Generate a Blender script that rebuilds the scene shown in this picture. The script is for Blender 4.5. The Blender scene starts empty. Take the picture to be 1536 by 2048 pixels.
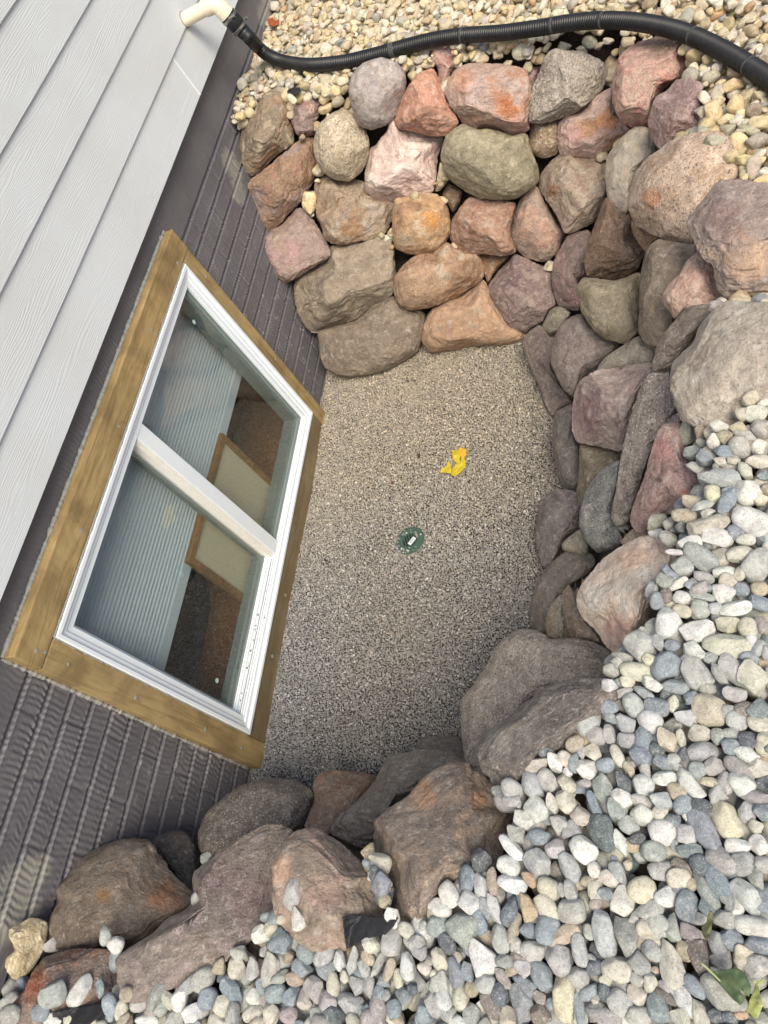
import bpy, bmesh, math, random
import numpy as np
from mathutils import Vector, Matrix
from mathutils.bvhtree import BVHTree
from mathutils.geometry import delaunay_2d_cdt

scene = bpy.context.scene
COL = scene.collection
random.seed(7)
RNG = np.random.default_rng(11)

# ------------------------------------------------------------------ camera
R = np.array([[0.8896723, 0.14776575, 0.43202833],
              [0.10665355, 0.85275964, -0.51129837],
              [-0.44396871, 0.50096535, 0.74291689]])
CAM = np.array([1.7, 0.0, 2.23])
FPX = 1545.0
cam_data = bpy.data.cameras.new('camera')
cam = bpy.data.objects.new('camera', cam_data)
COL.objects.link(cam)
m4 = Matrix([list(R[0]) + [CAM[0]], list(R[1]) + [CAM[1]], list(R[2]) + [CAM[2]], [0, 0, 0, 1]])
cam.matrix_world = m4
cam_data.sensor_fit = 'VERTICAL'
cam_data.sensor_height = 36.0
cam_data.lens = FPX / 2048 * 36.0
cam_data.clip_start = 0.02
cam_data.clip_end = 500
scene.camera = cam

# ------------------------------------------------------------------ light
SUN_EL, SUN_AZ = math.radians(52), math.radians(138)      # azimuth measured from +Y towards +X
world = bpy.data.worlds.new("World")
scene.world = world
world.use_nodes = True
wn = world.node_tree
wn.nodes.clear()
sky = wn.nodes.new('ShaderNodeTexSky')
sky.sky_type = 'NISHITA'
sky.sun_disc = False
sky.sun_elevation = SUN_EL
sky.sun_rotation = SUN_AZ
sky.air_density = 1.0
sky.dust_density = 4.0
sky.ozone_density = 1.0
bg = wn.nodes.new('ShaderNodeBackground')
bg.inputs['Strength'].default_value = 0.115
wo = wn.nodes.new('ShaderNodeOutputWorld')
wn.links.new(sky.outputs[0], bg.inputs[0])
wn.links.new(bg.outputs[0], wo.inputs[0])
sd = bpy.data.lights.new('sun', 'SUN')
sd.energy = 2.3
sd.angle = math.radians(30)
sd.color = (1.0, 0.915, 0.75)
sun = bpy.data.objects.new('sun', sd)
COL.objects.link(sun)
sdir = Vector((math.sin(SUN_AZ) * math.cos(SUN_EL), math.cos(SUN_AZ) * math.cos(SUN_EL), math.sin(SUN_EL)))
sun.rotation_euler = sdir.to_track_quat('Z', 'Y').to_euler()
sun.location = (3, 3, 6)
scene.view_settings.view_transform = 'Standard'
scene.view_settings.look = 'None'
scene.view_settings.exposure = 0.43
scene.view_settings.gamma = 1.0
scene.view_settings.use_curve_mapping = False

# ------------------------------------------------------------------ helpers
def ray(u, v):
    d = R @ np.array([(u - 768) / FPX, -(v - 1024) / FPX, -1.0])
    return d / np.linalg.norm(d)

def on_z(u, v, z):
    d = ray(u, v)
    return CAM + d * ((z - CAM[2]) / d[2])

def on_x(u, v, x):
    d = ray(u, v)
    return CAM + d * ((x - CAM[0]) / d[0])

def pix(P):
    c = (np.asarray(P) - CAM) @ R
    return 768 + FPX * c[..., 0] / -c[..., 2], 1024 - FPX * c[..., 1] / -c[..., 2], -c[..., 2]

def s2l(c):
    c = np.asarray(c, float) / 255.0
    return np.where(c <= 0.04045, c / 12.92, ((c + 0.055) / 1.055) ** 2.4)

def hash3(ix, iy, iz, seed):
    h = (ix.astype(np.uint32) * np.uint32(374761393) + iy.astype(np.uint32) * np.uint32(668265263)
         + iz.astype(np.uint32) * np.uint32(2147483647) + np.uint32((seed * 974711 + 12345) & 0xffffffff))
    h = (h ^ (h >> np.uint32(13))) * np.uint32(1274126177)
    h = (h ^ (h >> np.uint32(16))) * np.uint32(2246822519)
    h = h ^ (h >> np.uint32(15))
    return h.astype(np.float64) / 4294967295.0

def vnoise(P, seed=0):
    P = np.asarray(P, float)
    f = np.floor(P)
    t = P - f
    t = t * t * (3 - 2 * t)
    i = f.astype(np.int64)
    out = 0
    for dx in (0, 1):
        wx = t[:, 0] if dx else 1 - t[:, 0]
        for dy in (0, 1):
            wy = t[:, 1] if dy else 1 - t[:, 1]
            for dz in (0, 1):
                wz = t[:, 2] if dz else 1 - t[:, 2]
                out = out + wx * wy * wz * hash3(i[:, 0] + dx, i[:, 1] + dy, i[:, 2] + dz, seed)
    return out * 2 - 1

def fbm(P, freq=1.0, octv=4, seed=0, gain=0.5):
    a, s, n = 1.0, 0.0, 0.0
    for k in range(octv):
        s = s + a * vnoise(P * freq + 17.3 * k, seed + k)
        n += a
        a *= gain
        freq *= 2.03
    return s / n

def sstep(a, b, x):
    t = np.clip((x - a) / (b - a), 0, 1)
    return t * t * (3 - 2 * t)

_ico = {}
def ico(n):
    if n not in _ico:
        bm = bmesh.new()
        bmesh.ops.create_icosphere(bm, subdivisions=n, radius=1.0)
        V = np.array([v.co[:] for v in bm.verts])
        F = np.array([[v.index for v in f.verts] for f in bm.faces], dtype=np.int32)
        bm.free()
        _ico[n] = (V, F)
    return _ico[n]

def mesh_np(name, V, F, mat=None, col=None, smooth=True):
    me = bpy.data.meshes.new(name)
    V = np.ascontiguousarray(V, dtype=np.float32)
    F = np.ascontiguousarray(F, dtype=np.int32)
    n, k = F.shape
    me.vertices.add(len(V))
    me.vertices.foreach_set('co', V.ravel())
    me.loops.add(n * k)
    me.loops.foreach_set('vertex_index', F.ravel())
    me.polygons.add(n)
    me.polygons.foreach_set('loop_start', np.arange(0, n * k, k, dtype=np.int32))
    if smooth is True or smooth is False:
        me.polygons.foreach_set('use_smooth', np.full(n, bool(smooth)))
    if col is not None:
        ca = me.color_attributes.new('Col', 'FLOAT_COLOR', 'POINT')
        cc = np.ones((len(V), 4), dtype=np.float32)
        cc[:, :3] = col
        ca.data.foreach_set('color', cc.ravel())
    me.update(calc_edges=True)
    me.validate()
    if mat:
        me.materials.append(mat)
    return me

def link(name, me, parent=None, **kw):
    o = bpy.data.objects.new(name, me)
    COL.objects.link(o)
    if parent is not None:
        o.parent = parent
    for k, v in kw.items():
        if v is not None:
            o[k] = v
    return o

class MB:
    """collects quads / tris into one mesh"""
    def __init__(s):
        s.v, s.f = [], []
    def add(s, vs, fs):
        b = len(s.v)
        s.v += [tuple(map(float, p)) for p in vs]
        s.f += [tuple(b + i for i in f) for f in fs]
        return s
    def box(s, x0, x1, y0, y1, z0, z1, bev=0.0):
        if bev <= 0:
            vs = [(x, y, z) for x in (x0, x1) for y in (y0, y1) for z in (z0, z1)]
            fs = [(0, 1, 3, 2), (4, 6, 7, 5), (0, 4, 5, 1), (2, 3, 7, 6), (0, 2, 6, 4), (1, 5, 7, 3)]
            return s.add(vs, fs)
        bm = bmesh.new()
        bmesh.ops.create_cube(bm, size=1)
        for v in bm.verts:
            v.co = Vector(((x0 + x1) / 2 + v.co.x * (x1 - x0), (y0 + y1) / 2 + v.co.y * (y1 - y0), (z0 + z1) / 2 + v.co.z * (z1 - z0)))
        bmesh.ops.bevel(bm, geom=bm.edges[:], offset=bev, segments=2, affect='EDGES', profile=0.6)
        bm.verts.index_update()
        s.add([v.co[:] for v in bm.verts], [[v.index for v in f.verts] for f in bm.faces])
        bm.free()
        return s
    def tube(s, pts, rad, n=16, cap=True):
        pts = [Vector(p) for p in pts]
        rad = rad if hasattr(rad, '__len__') else [rad] * len(pts)
        up = None
        vs, fs = [], []
        for i, p in enumerate(pts):
            a = pts[max(i - 1, 0)]
            b = pts[min(i + 1, len(pts) - 1)]
            t = (b - a).normalized()
            if up is None:
                up = t.orthogonal().normalized()
            up = (up - t * up.dot(t)).normalized()
            w = t.cross(up)
            for k in range(n):
                an = 2 * math.pi * k / n
                vs.append(p + (up * math.cos(an) + w * math.sin(an)) * rad[i])
        for i in range(len(pts) - 1):
            for k in range(n):
                k2 = (k + 1) % n
                fs.append((i * n + k, i * n + k2, (i + 1) * n + k2, (i + 1) * n + k))
        if cap:
            fs.append(tuple(range(n - 1, -1, -1)))
            fs.append(tuple(range((len(pts) - 1) * n, len(pts) * n)))
        return s.add(vs, fs)
    def build(s, name, mat, parent=None, smooth=False, **kw):
        me = bpy.data.meshes.new(name)
        me.from_pydata(s.v, [], s.f)
        me.update()
        bm = bmesh.new()
        bm.from_mesh(me)
        bmesh.ops.recalc_face_normals(bm, faces=bm.faces[:])
        bm.to_mesh(me)
        bm.free()
        if smooth:
            me.polygons.foreach_set('use_smooth', [True] * len(me.polygons))
            if smooth != 'all':
                try:
                    me.set_sharp_from_angle(angle=math.radians(40))
                except Exception:
                    pass
        me.materials.append(mat)
        return link(name, me, parent, **kw)

# ------------------------------------------------------------------ materials
def new_mat(name):
    m = bpy.data.materials.new(name)
    m.use_nodes = True
    nt = m.node_tree
    return m, nt, nt.nodes['Principled BSDF']

def N(nt, t, **kw):
    n = nt.nodes.new(t)
    for k, v in kw.items():
        if k in n.inputs:
            n.inputs[k].default_value = v
        else:
            setattr(n, k, v)
    return n

def mix_col(nt, fac, a, b, mode='MIX'):
    n = nt.nodes.new('ShaderNodeMix')
    n.data_type = 'RGBA'
    n.blend_type = mode
    for sock, val in ((n.inputs[0], fac), (n.inputs[6], a), (n.inputs[7], b)):
        if hasattr(val, 'links'):
            nt.links.new(val, sock)
        elif isinstance(val, (int, float)):
            sock.default_value = val
        else:
            sock.default_value = (*val[:3], 1)
    return n.outputs[2]

def noise(nt, vec, scale, detail=4, rough=0.55, dist=0.0):
    n = N(nt, 'ShaderNodeTexNoise', Scale=scale, Detail=detail, Roughness=rough, Distortion=dist)
    if vec is not None:
        nt.links.new(vec, n.inputs['Vector'])
    return n.outputs['Fac']

def ramp(nt, fac, stops):
    r = nt.nodes.new('ShaderNodeValToRGB')
    e = r.color_ramp.elements
    while len(e) < len(stops):
        e.new(0.5)
    for el, (p, c) in zip(e, stops):
        el.position = p
        el.color = (c, c, c, 1) if isinstance(c, (int, float)) else (*c[:3], 1)
    nt.links.new(fac, r.inputs[0])
    return r.outputs[0]

def bump(nt, h, dist, strength=1.0, prev=None):
    b = N(nt, 'ShaderNodeBump', Distance=dist, Strength=strength)
    nt.links.new(h, b.inputs['Height'])
    if prev is not None:
        nt.links.new(prev, b.inputs['Normal'])
    return b.outputs['Normal']

def stone_mat(name, source, speck=0.35, scale=1.0, bumpd=0.004, rough=0.78, veins=True):
    m, nt, p = new_mat(name)
    tc = nt.nodes.new('ShaderNodeTexCoord')
    oi = nt.nodes.new('ShaderNodeObjectInfo')
    geo = nt.nodes.new('ShaderNodeNewGeometry')
    vec = geo.outputs['Position']
    if source == 'object':
        base = oi.outputs['Color']
    else:
        a = N(nt, 'ShaderNodeAttribute', attribute_name='Col')
        base = a.outputs['Color']
    f1 = noise(nt, vec, 190 * scale, 4, 0.75)
    f2 = noise(nt, vec, 45 * scale, 5, 0.65)
    f3 = noise(nt, vec, 260 * scale, 3, 0.6)
    c = mix_col(nt, ramp(nt, f1, [(0.38, speck * 1.5), (0.46, 0.0)]), base, (0.055, 0.05, 0.05))
    lw = mix_col(nt, 0.5, base, (0.85, 0.82, 0.78))
    c = mix_col(nt, ramp(nt, f3, [(0.56, 0.0), (0.64, speck * 1.5)]), c, lw)
    dk = mix_col(nt, 1.0, c, (0.62, 0.6, 0.6), 'MULTIPLY')
    c = mix_col(nt, ramp(nt, f2, [(0.3, 0.85), (0.56, 0.0)]), c, dk)
    br = mix_col(nt, 0.45, c, (0.78, 0.74, 0.70))
    c = mix_col(nt, ramp(nt, noise(nt, vec, 75 * scale, 6, 0.7, 0.6), [(0.55, 0.0), (0.68, 0.75)]), c, br)
    if veins:
        w = noise(nt, vec, 9 * scale, 6, 0.6, 1.6)
        v = ramp(nt, w, [(0.492, 0.0), (0.5, 0.5), (0.508, 0.0)])
        c = mix_col(nt, v, c, mix_col(nt, 1.0, c, (0.45, 0.42, 0.4), 'MULTIPLY'))
        w2 = noise(nt, vec, 14 * scale, 7, 0.65, 2.5)
        v2 = ramp(nt, w2, [(0.595, 0.0), (0.605, 0.32), (0.62, 0.0)])
        c = mix_col(nt, v2, c, (0.62, 0.57, 0.52))
    nt.links.new(c, p.inputs['Base Color'])
    p.inputs['Roughness'].default_value = rough
    p.inputs['Specular IOR Level'].default_value = 0.4
    h = mix_col(nt, 0.5, f2, noise(nt, vec, 130 * scale, 5, 0.65))
    nrm = bump(nt, h, bumpd, 0.9)
    nrm = bump(nt, f1, bumpd * 0.2, 0.6, nrm)
    nt.links.new(nrm, p.inputs['Normal'])
    return m

M_BOULDER = stone_mat('quartzite_stone', 'attr', 0.26, 1.0, 0.011, 0.70)
M_GRANITE = stone_mat('granite_stone', 'attr', 0.62, 0.8, 0.007, 0.75, False)
M_SANDST = stone_mat('sandstone_stone', 'attr', 0.14, 0.7, 0.014, 0.82)
M_PEB = stone_mat('pebble_stone', 'object', 0.30, 1.5, 0.0016, 0.75, False)
M_PEBS = stone_mat('pebble_stone_bed', 'attr', 0.30, 1.5, 0.0016, 0.75, False)
m, nt, p = new_mat('pea_gravel_stone')
a = N(nt, 'ShaderNodeAttribute', attribute_name='Col')
nt.links.new(a.outputs['Color'], p.inputs['Base Color'])
p.inputs['Roughness'].default_value = 0.8
M_PEA = m

def plain(name, rgb, rough=0.6, metal=0.0, nscale=0, namp=0.15, bumpd=0.0, spec=0.5, stretch=(1, 1, 1)):
    m, nt, p = new_mat(name)
    lin = s2l(rgb)
    geo = nt.nodes.new('ShaderNodeNewGeometry')
    mp = N(nt, 'ShaderNodeMapping')
    mp.inputs['Scale'].default_value = stretch
    nt.links.new(geo.outputs['Position'], mp.inputs['Vector'])
    if nscale:
        f = noise(nt, mp.outputs[0], nscale, 5, 0.6)
        c = mix_col(nt, ramp(nt, f, [(0.3, 0.0), (0.7, 1.0)]), lin * (1 - namp), np.minimum(lin * (1 + namp), 0.9))
        nt.links.new(c, p.inputs['Base Color'])
        if bumpd:
            nt.links.new(bump(nt, f, bumpd, 0.8), p.inputs['Normal'])
    else:
        p.inputs['Base Color'].default_value = (*lin, 1)
    p.inputs['Roughness'].default_value = rough
    p.inputs['Metallic'].default_value = metal
    p.inputs['Specular IOR Level'].default_value = spec
    return m

M_SOIL = plain('dark_soil', (66, 58, 50), 0.95, 0, 90, 0.5, 0.01)
M_VINYL = plain('white_vinyl', (230, 238, 248), 0.38, 0, 14, 0.03)
M_VINYLD = plain('sash_liner', (120, 131, 128), 0.45, 0, 60, 0.08, 0.0, 0.5, (1, .1, 1))
M_RUBBER = plain('black_rubber', (26, 27, 30), 0.5, 0, 30, 0.3)
M_STEEL = plain('clamp_steel', (170, 168, 162), 0.3, 1.0, 60, 0.2)
M_PVC = plain('cream_pvc', (236, 224, 200), 0.35, 0, 9, 0.05)
M_DIRT = plain('track_dirt', (60, 50, 42), 0.9, 0, 120, 0.4)
M_FABRIC = plain('black_landscape_fabric', (22, 24, 30), 0.55, 0, 160, 0.35, 0.002)
M_CARPET = plain('brown_carpet', (142, 100, 68), 0.95, 0, 170, 0.7, 0.006)
M_ROOM = plain('room_paint', (150, 120, 90), 0.9, 0, 4, 0.06)
M_NAVY = plain('navy_upholstery', (30, 42, 74), 0.9, 0, 140, 0.5, 0.004)
M_PANEL = plain('beige_panel_board', (196, 188, 160), 0.9, 0, 300, 0.10, 0.0005)
M_CAULK = plain('grey_caulk', (146, 145, 138), 0.7, 0, 70, 0.15, 0.002)
M_GREEN = plain('green_grate_plastic', (66, 92, 82), 0.5, 0, 70, 0.18)
M_STICK = plain('sticker_paper', (225, 232, 236), 0.6)
M_INK = plain('sticker_ink', (60, 66, 74), 0.6)
M_PINEND = plain('stone_dust', (205, 205, 200), 0.9, 0, 200, 0.2)

# shade fabric
m, nt, p = new_mat('shade_fabric')
p.inputs['Base Color'].default_value = (*s2l((192, 203, 208)), 1)
p.inputs['Roughness'].default_value = 0.9
M_SHADE = m

# glass: thin pane, sees through and reflects the sky
m, nt, p = new_mat('window_glass')
out = nt.nodes['Material Output']
nt.nodes.remove(p)
tr = N(nt, 'ShaderNodeBsdfTransparent')
tr.inputs[0].default_value = (0.90, 0.925, 0.925, 1)
gl = N(nt, 'ShaderNodeBsdfGlossy', Roughness=0.02)
gl.inputs['Color'].default_value = (1, 1, 1, 1)
geo = nt.nodes.new('ShaderNodeNewGeometry')
dt = N(nt, 'ShaderNodeVectorMath', operation='DOT_PRODUCT')
nt.links.new(geo.outputs['Incoming'], dt.inputs[0]); nt.links.new(geo.outputs['Normal'], dt.inputs[1])
ab = N(nt, 'ShaderNodeMath', operation='ABSOLUTE')
nt.links.new(dt.outputs['Value'], ab.inputs[0])
om = N(nt, 'ShaderNodeMath', operation='SUBTRACT')
om.inputs[0].default_value = 1.0
nt.links.new(ab.outputs[0], om.inputs[1])
pw = N(nt, 'ShaderNodeMath', operation='POWER')
nt.links.new(om.outputs[0], pw.inputs[0]); pw.inputs[1].default_value = 5.0
mul = N(nt, 'ShaderNodeMath', operation='MULTIPLY_ADD')
nt.links.new(pw.outputs[0], mul.inputs[0]); mul.inputs[1].default_value = 0.94; mul.inputs[2].default_value = 0.075
ms = N(nt, 'ShaderNodeMixShader')
nt.links.new(mul.outputs[0], ms.inputs[0])
nt.links.new(tr.outputs[0], ms.inputs[1])
nt.links.new(gl.outputs[0], ms.inputs[2])
nt.links.new(ms.outputs[0], out.inputs[0])
M_GLASS = m

def wood_mat(name, ca, cb, cd, axis='Y'):
    m, nt, p = new_mat(name)
    geo = nt.nodes.new('ShaderNodeNewGeometry')
    mp = N(nt, 'ShaderNodeMapping')
    mp.inputs['Scale'].default_value = (1, 0.09, 1) if axis == 'Y' else (1, 1, 0.09)
    nt.links.new(geo.outputs['Position'], mp.inputs['Vector'])
    v = mp.outputs[0]
    g = noise(nt, v, 62, 5, 0.55, 0.9)
    b = noise(nt, v, 14, 3, 0.5, 0.8)
    st = noise(nt, geo.outputs['Position'], 22, 6, 0.75)
    fine = noise(nt, geo.outputs['Position'], 240, 3, 0.7)
    c = mix_col(nt, ramp(nt, b, [(0.3, 0.0), (0.7, 1.0)]), s2l(ca), s2l(cb))
    c = mix_col(nt, ramp(nt, g, [(0.34, 0.6), (0.54, 0.0)]), c, s2l(cd))
    c = mix_col(nt, ramp(nt, noise(nt, geo.outputs['Position'], 6.5, 4, 0.6, 0.5), [(0.42, 0.0), (0.66, 0.62)]), c, s2l((104, 84, 56)))
    c = mix_col(nt, ramp(nt, st, [(0.60, 0.0), (0.74, 0.55)]), c, s2l((72, 60, 44)))
    c = mix_col(nt, ramp(nt, fine, [(0.62, 0.0), (0.72, 0.45)]), c, s2l((70, 58, 40)))
    # rounded dark knots
    vo = N(nt, 'ShaderNodeTexVoronoi', Scale=4.5)
    mp2 = N(nt, 'ShaderNodeMapping')
    mp2.inputs['Scale'].default_value = (0.2, 0.8, 1) if axis == 'Y' else (0.2, 1, 0.8)
    nt.links.new(geo.outputs['Position'], mp2.inputs['Vector'])
    nt.links.new(mp2.outputs[0], vo.inputs['Vector'])
    c = mix_col(nt, ramp(nt, vo.outputs['Distance'], [(0.03, 0.75), (0.075, 0.0)]), c, s2l((84, 54, 26)))
    nt.links.new(c, p.inputs['Base Color'])
    p.inputs['Roughness'].default_value = 0.7
    nt.links.new(bump(nt, g, 0.002, 0.6), p.inputs['Normal'])
    return m

M_WOODY = wood_mat('treated_lumber_long', (184, 160, 112), (164, 140, 94), (122, 98, 60), 'Y')
M_WOODZ = wood_mat('treated_lumber_upright', (180, 157, 110), (160, 138, 94), (122, 99, 62), 'Z')
M_WOODB = wood_mat('weathered_lumber', (140, 126, 98), (118, 106, 80), (88, 76, 56), 'Y')
M_FRAMEW = wood_mat('panel_frame_oak', (160, 118, 66), (140, 100, 52), (96, 66, 34), 'Y')
# ------------------------------------------------------------------ terrain
FX1, FY0, FY1 = 1.03, 0.56, 2.37
def ztop(x, y):
    return np.clip(0.81 + 0.048 * y, 0.76, 0.955) - 0.075 * sstep(0.4, 1.5, x) * sstep(1.2, 2.4, y)

def surf(x, y, back=0.0):
    """height of the boulder faces: flat pit floor, banks on three sides"""
    x = np.asarray(x, float); y = np.asarray(y, float)
    dx = np.maximum(x - FX1 - back, 0) / 0.68
    df = np.maximum(y - FY1 - back, 0) / (0.56 - 0.14 * sstep(0.3, 1.2, x))
    dn = np.maximum(FY0 - back - y, 0) / (0.43 + 0.30 * (1 - sstep(0.0, 0.65, x)))
    dc = np.maximum(0.75 * x - 0.66 * y - 0.13 - back, 0) / 0.60
    d = (dx ** 4 + df ** 4 + dn ** 4 + dc ** 4) ** 0.25
    return ztop(x, y) * np.clip(d, 0, 1)

def march(u, v, extra=0.0):
    """first point of the pit surface seen through a pixel"""
    d = ray(u, v)
    t = np.arange(0.8, 6.0, 0.004)
    P = CAM + d * t[:, None]
    h = surf(P[:, 0], P[:, 1]) + extra
    below = np.nonzero((P[:, 2] <= h))[0]
    return t[below[0]] if len(below) else 6.0

# ground sheet: near detailed part with the pit, then out to the horizon
xs = np.concatenate([np.linspace(-0.02, 2.9, 150), [3.5, 5, 8, 15, 40, 120]])
ys = np.concatenate([[-120, -40, -15, -6, -3, -1.8], np.linspace(-1.2, 5.4, 300), [6.5, 9, 15, 40, 120]])
X, Y = np.meshgrid(xs, ys)
Z = surf(X, Y, 0.10)
top = Z > 0.78
Z = np.where(Z >= ztop(X, Y) - 1e-6, ztop(X, Y) - 0.045, Z * 0.95)
fl = Z < 0.02
nz = fbm(np.stack([X.ravel(), Y.ravel(), Z.ravel()], 1), 9, 4, 3).reshape(X.shape)
Z = Z + np.where(fl, 0.0, nz * 0.02)
Z = np.where(fl, -0.012 + 0.006 * nz, Z)
V = np.stack([X.ravel(), Y.ravel(), Z.ravel()], 1)
ny, nx = X.shape
I = np.arange(ny * nx).reshape(ny, nx)
F = np.stack([I[:-1, :-1].ravel(), I[:-1, 1:].ravel(), I[1:, 1:].ravel(), I[1:, :-1].ravel()], 1)
link('ground', mesh_np('ground', V, F, M_SOIL), kind='structure')
TERR_V, TERR_F = V, F

# ------------------------------------------------------------------ house
house = bpy.data.objects.new('house', None)
COL.objects.link(house)
house['label'] = 'house with pale grey lap siding above a brown-grey brick-patterned foundation'
house['category'] = 'house'

WY0, WY1, WZ0, WZ1 = 0.561, 2.120, 0.030, 1.063       # outside of the wood trim
# foundation: raked brick pattern as true relief
yf = np.concatenate([np.arange(-0.6, 0.0, 0.02), np.arange(0.0, 3.6, 0.0036), np.arange(3.6, 6.6, 0.01)])
zf = np.concatenate([[-0.12], np.arange(-0.06, 1.162, 0.0033)])
# make the grid meet the window hole exactly
hy0, hy1, hz0, hz1 = WY0 + 0.012, WY1 - 0.012, WZ0 + 0.012, WZ1 - 0.012
for arr, vals in ((yf, (hy0, hy1)), (zf, (hz0, hz1))):
    for v_ in vals:
        arr[np.argmin(abs(arr - v_))] = v_
Yg, Zg = np.meshgrid(yf, zf)
C_H, Z_G0 = 0.0747, 0.974
cf = (Zg - Z_G0) / C_H
course = np.floor(cf)
fz = (cf - course) * C_H
dj = np.minimum(fz, C_H - fz)
wv = fbm(np.stack([Yg.ravel() * 3, Zg.ravel() * 30, course.ravel() * 7], 1), 1.0, 3, 5).reshape(Yg.shape)
joint = 1 - sstep(0.0035, 0.0075, dj + 0.0008 * wv)
joint = np.where(Zg > Z_G0 + 0.02, 0, joint)
L_B = 0.305
br = (Yg + 0.03 * np.sin(course * 12.9) + (course % 2) * L_B / 2) / L_B
fb = (br - np.floor(br)) * L_B
dh = np.minimum(fb, L_B - fb)
head = (1 - sstep(0.003, 0.007, dh)) * np.where(Zg > Z_G0, 0, 1)
n1 = fbm(np.stack([Yg.ravel() * 1.2 + course.ravel() * 3.1, Zg.ravel() * 26, course.ravel() * 5.3 + 0 * Yg.ravel()], 1), 1.0, 3, 9).reshape(Yg.shape)
n2 = fbm(np.stack([Yg.ravel() * 9, Zg.ravel() * 9, 0 * Yg.ravel()], 1), 1.0, 4, 21).reshape(Yg.shape)
n3_ = fbm(np.stack([Yg.ravel() * 26, course.ravel() * 9.1, Zg.ravel() * 8], 1), 1.0, 2, 77).reshape(Yg.shape)
rip = np.sin(2 * np.pi * (Yg + 0.024 * n1 + course * 0.0077) / 0.0168 + 2.2 * n3_)
rip2 = fbm(np.stack([Yg.ravel() * 75, Zg.ravel() * 22, course.ravel() * 2.0], 1), 1.0, 3, 31).reshape(Yg.shape)
amp = 0.0016 * (0.45 + 0.9 * sstep(-0.4, 0.5, n2) + 0.5 * n3_)
amp = np.where(Zg > Z_G0, amp * 0.55, amp)
Xg = 0.0 + amp * rip + 0.0016 * rip2 * (0.4 + 0.6 * (Zg < Z_G0)) - 0.0085 * joint + 0.0012 * sstep(0.006, 0.009, dj) * (1 - sstep(0.010, 0.014, dj)) * (Zg < Z_G0) - 0.0042 * head + 0.0012 * n2
edge = (abs(Yg - hy0) < 0.002) | (abs(Yg - hy1) < 0.002)
Vw = np.stack([Xg.ravel(), Yg.ravel(), Zg.ravel()], 1)
nzv, nyv = Yg.shape
I = np.arange(nzv * nyv).reshape(nzv, nyv)
Fq = np.stack([I[:-1, :-1], I[:-1, 1:], I[1:, 1:], I[1:, :-1]], -1).reshape(-1, 4)
cy = (Yg[:-1, :-1] + Yg[1:, 1:]).ravel() / 2
cz = (Zg[:-1, :-1] + Zg[1:, 1:]).ravel() / 2
keep = ~((cy > hy0) & (cy < hy1) & (cz > hz0) & (cz < hz1))
Fq = Fq[keep]
paint = s2l((106, 104, 108)); bare = s2l((150, 148, 140)); flk = s2l((170, 170, 166))
cw = np.tile(paint, (len(Vw), 1)) * (1 + 0.16 * n2.ravel()[:, None])
cw *= (1 - 0.18 * joint.ravel()[:, None])
fle = fbm(Vw * np.array([1, 1, 1]), 62, 4, 41, 0.65)
lowz = 1 - sstep(0.35, 0.95, Vw[:, 2])
w = sstep(0.40, 0.52, fle + 0.05 * lowz) * (0.15 + 0.45 * lowz)
cw = cw * (1 - w[:, None]) + flk * w[:, None]
# bare, unpainted concrete where the old grade stood
for (u, v_, r_) in ((462, 330, 0.075), (478, 385, 0.06), (20, 1815, 0.10), (70, 1745, 0.05), (538, 50, 0.10), (548, 8, 0.16), (600, 600, 0.02)):
    q = on_x(u, v_, 0.0)
    dd = np.hypot(Vw[:, 1] - q[1], (Vw[:, 2] - q[2]) * 1.0) + 0.04 * fle
    w = (1 - sstep(r_ * 0.7, r_, dd)) * 0.85
    cw = cw * (1 - w[:, None]) + (bare * (1 + 0.25 * fle[:, None])) * w[:, None]
m, nt, p = new_mat('painted_concrete')
a = N(nt, 'ShaderNodeAttribute', attribute_name='Col')
geo = nt.nodes.new('ShaderNodeNewGeometry')
f = noise(nt, geo.outputs['Position'], 170, 4, 0.7)
c = mix_col(nt, ramp(nt, f, [(0.28, 0.5), (0.42, 0.0)]), a.outputs['Color'], (0.06, 0.055, 0.055))
c = mix_col(nt, ramp(nt, noise(nt, geo.outputs['Position'], 5, 4, 0.6), [(0.35, 0.35), (0.6, 0.0)]), c, s2l((88, 87, 92)))
nt.links.new(c, p.inputs['Base Color'])
p.inputs['Roughness'].default_value = 0.55
nt.links.new(bump(nt, f, 0.0012, 0.7), p.inputs['Normal'])
M_CONC = m
me = mesh_np('foundation_wall', Vw, Fq, M_CONC, cw)
link('foundation_wall', me, house)
# window opening returns (dark concrete behind the trim) are covered by the lumber itself

# lap siding
m, nt, p = new_mat('embossed_siding')
geo = nt.nodes.new('ShaderNodeNewGeometry')
sep = nt.nodes.new('ShaderNodeSeparateXYZ')
nt.links.new(geo.outputs['Position'], sep.inputs[0])
mp = N(nt, 'ShaderNodeMapping')
mp.inputs['Scale'].default_value = (0, 0.8, 6)
nt.links.new(geo.outputs['Position'], mp.inputs['Vector'])
nz1 = noise(nt, mp.outputs[0], 1.6, 3, 0.55, 0.6)
mu = N(nt, 'ShaderNodeMath', operation='MULTIPLY_ADD')
nt.links.new(nz1, mu.inputs[0]); mu.inputs[1].default_value = 0.085
nt.links.new(sep.outputs['Z'], mu.inputs[2])
mu2 = N(nt, 'ShaderNodeMath', operation='MULTIPLY')
nt.links.new(mu.outputs[0], mu2.inputs[0]); mu2.inputs[1].default_value = 2 * math.pi / 0.0056
si = N(nt, 'ShaderNodeMath', operation='SINE')
nt.links.new(mu2.outputs[0], si.inputs[0])
mp3 = N(nt, 'ShaderNodeMapping')
mp3.inputs['Scale'].default_value = (0, 3, 60)
nt.links.new(geo.outputs['Position'], mp3.inputs['Vector'])
am = noise(nt, mp3.outputs[0], 1.0, 3, 0.6)
hh = N(nt, 'ShaderNodeMath', operation='MULTIPLY')
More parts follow.
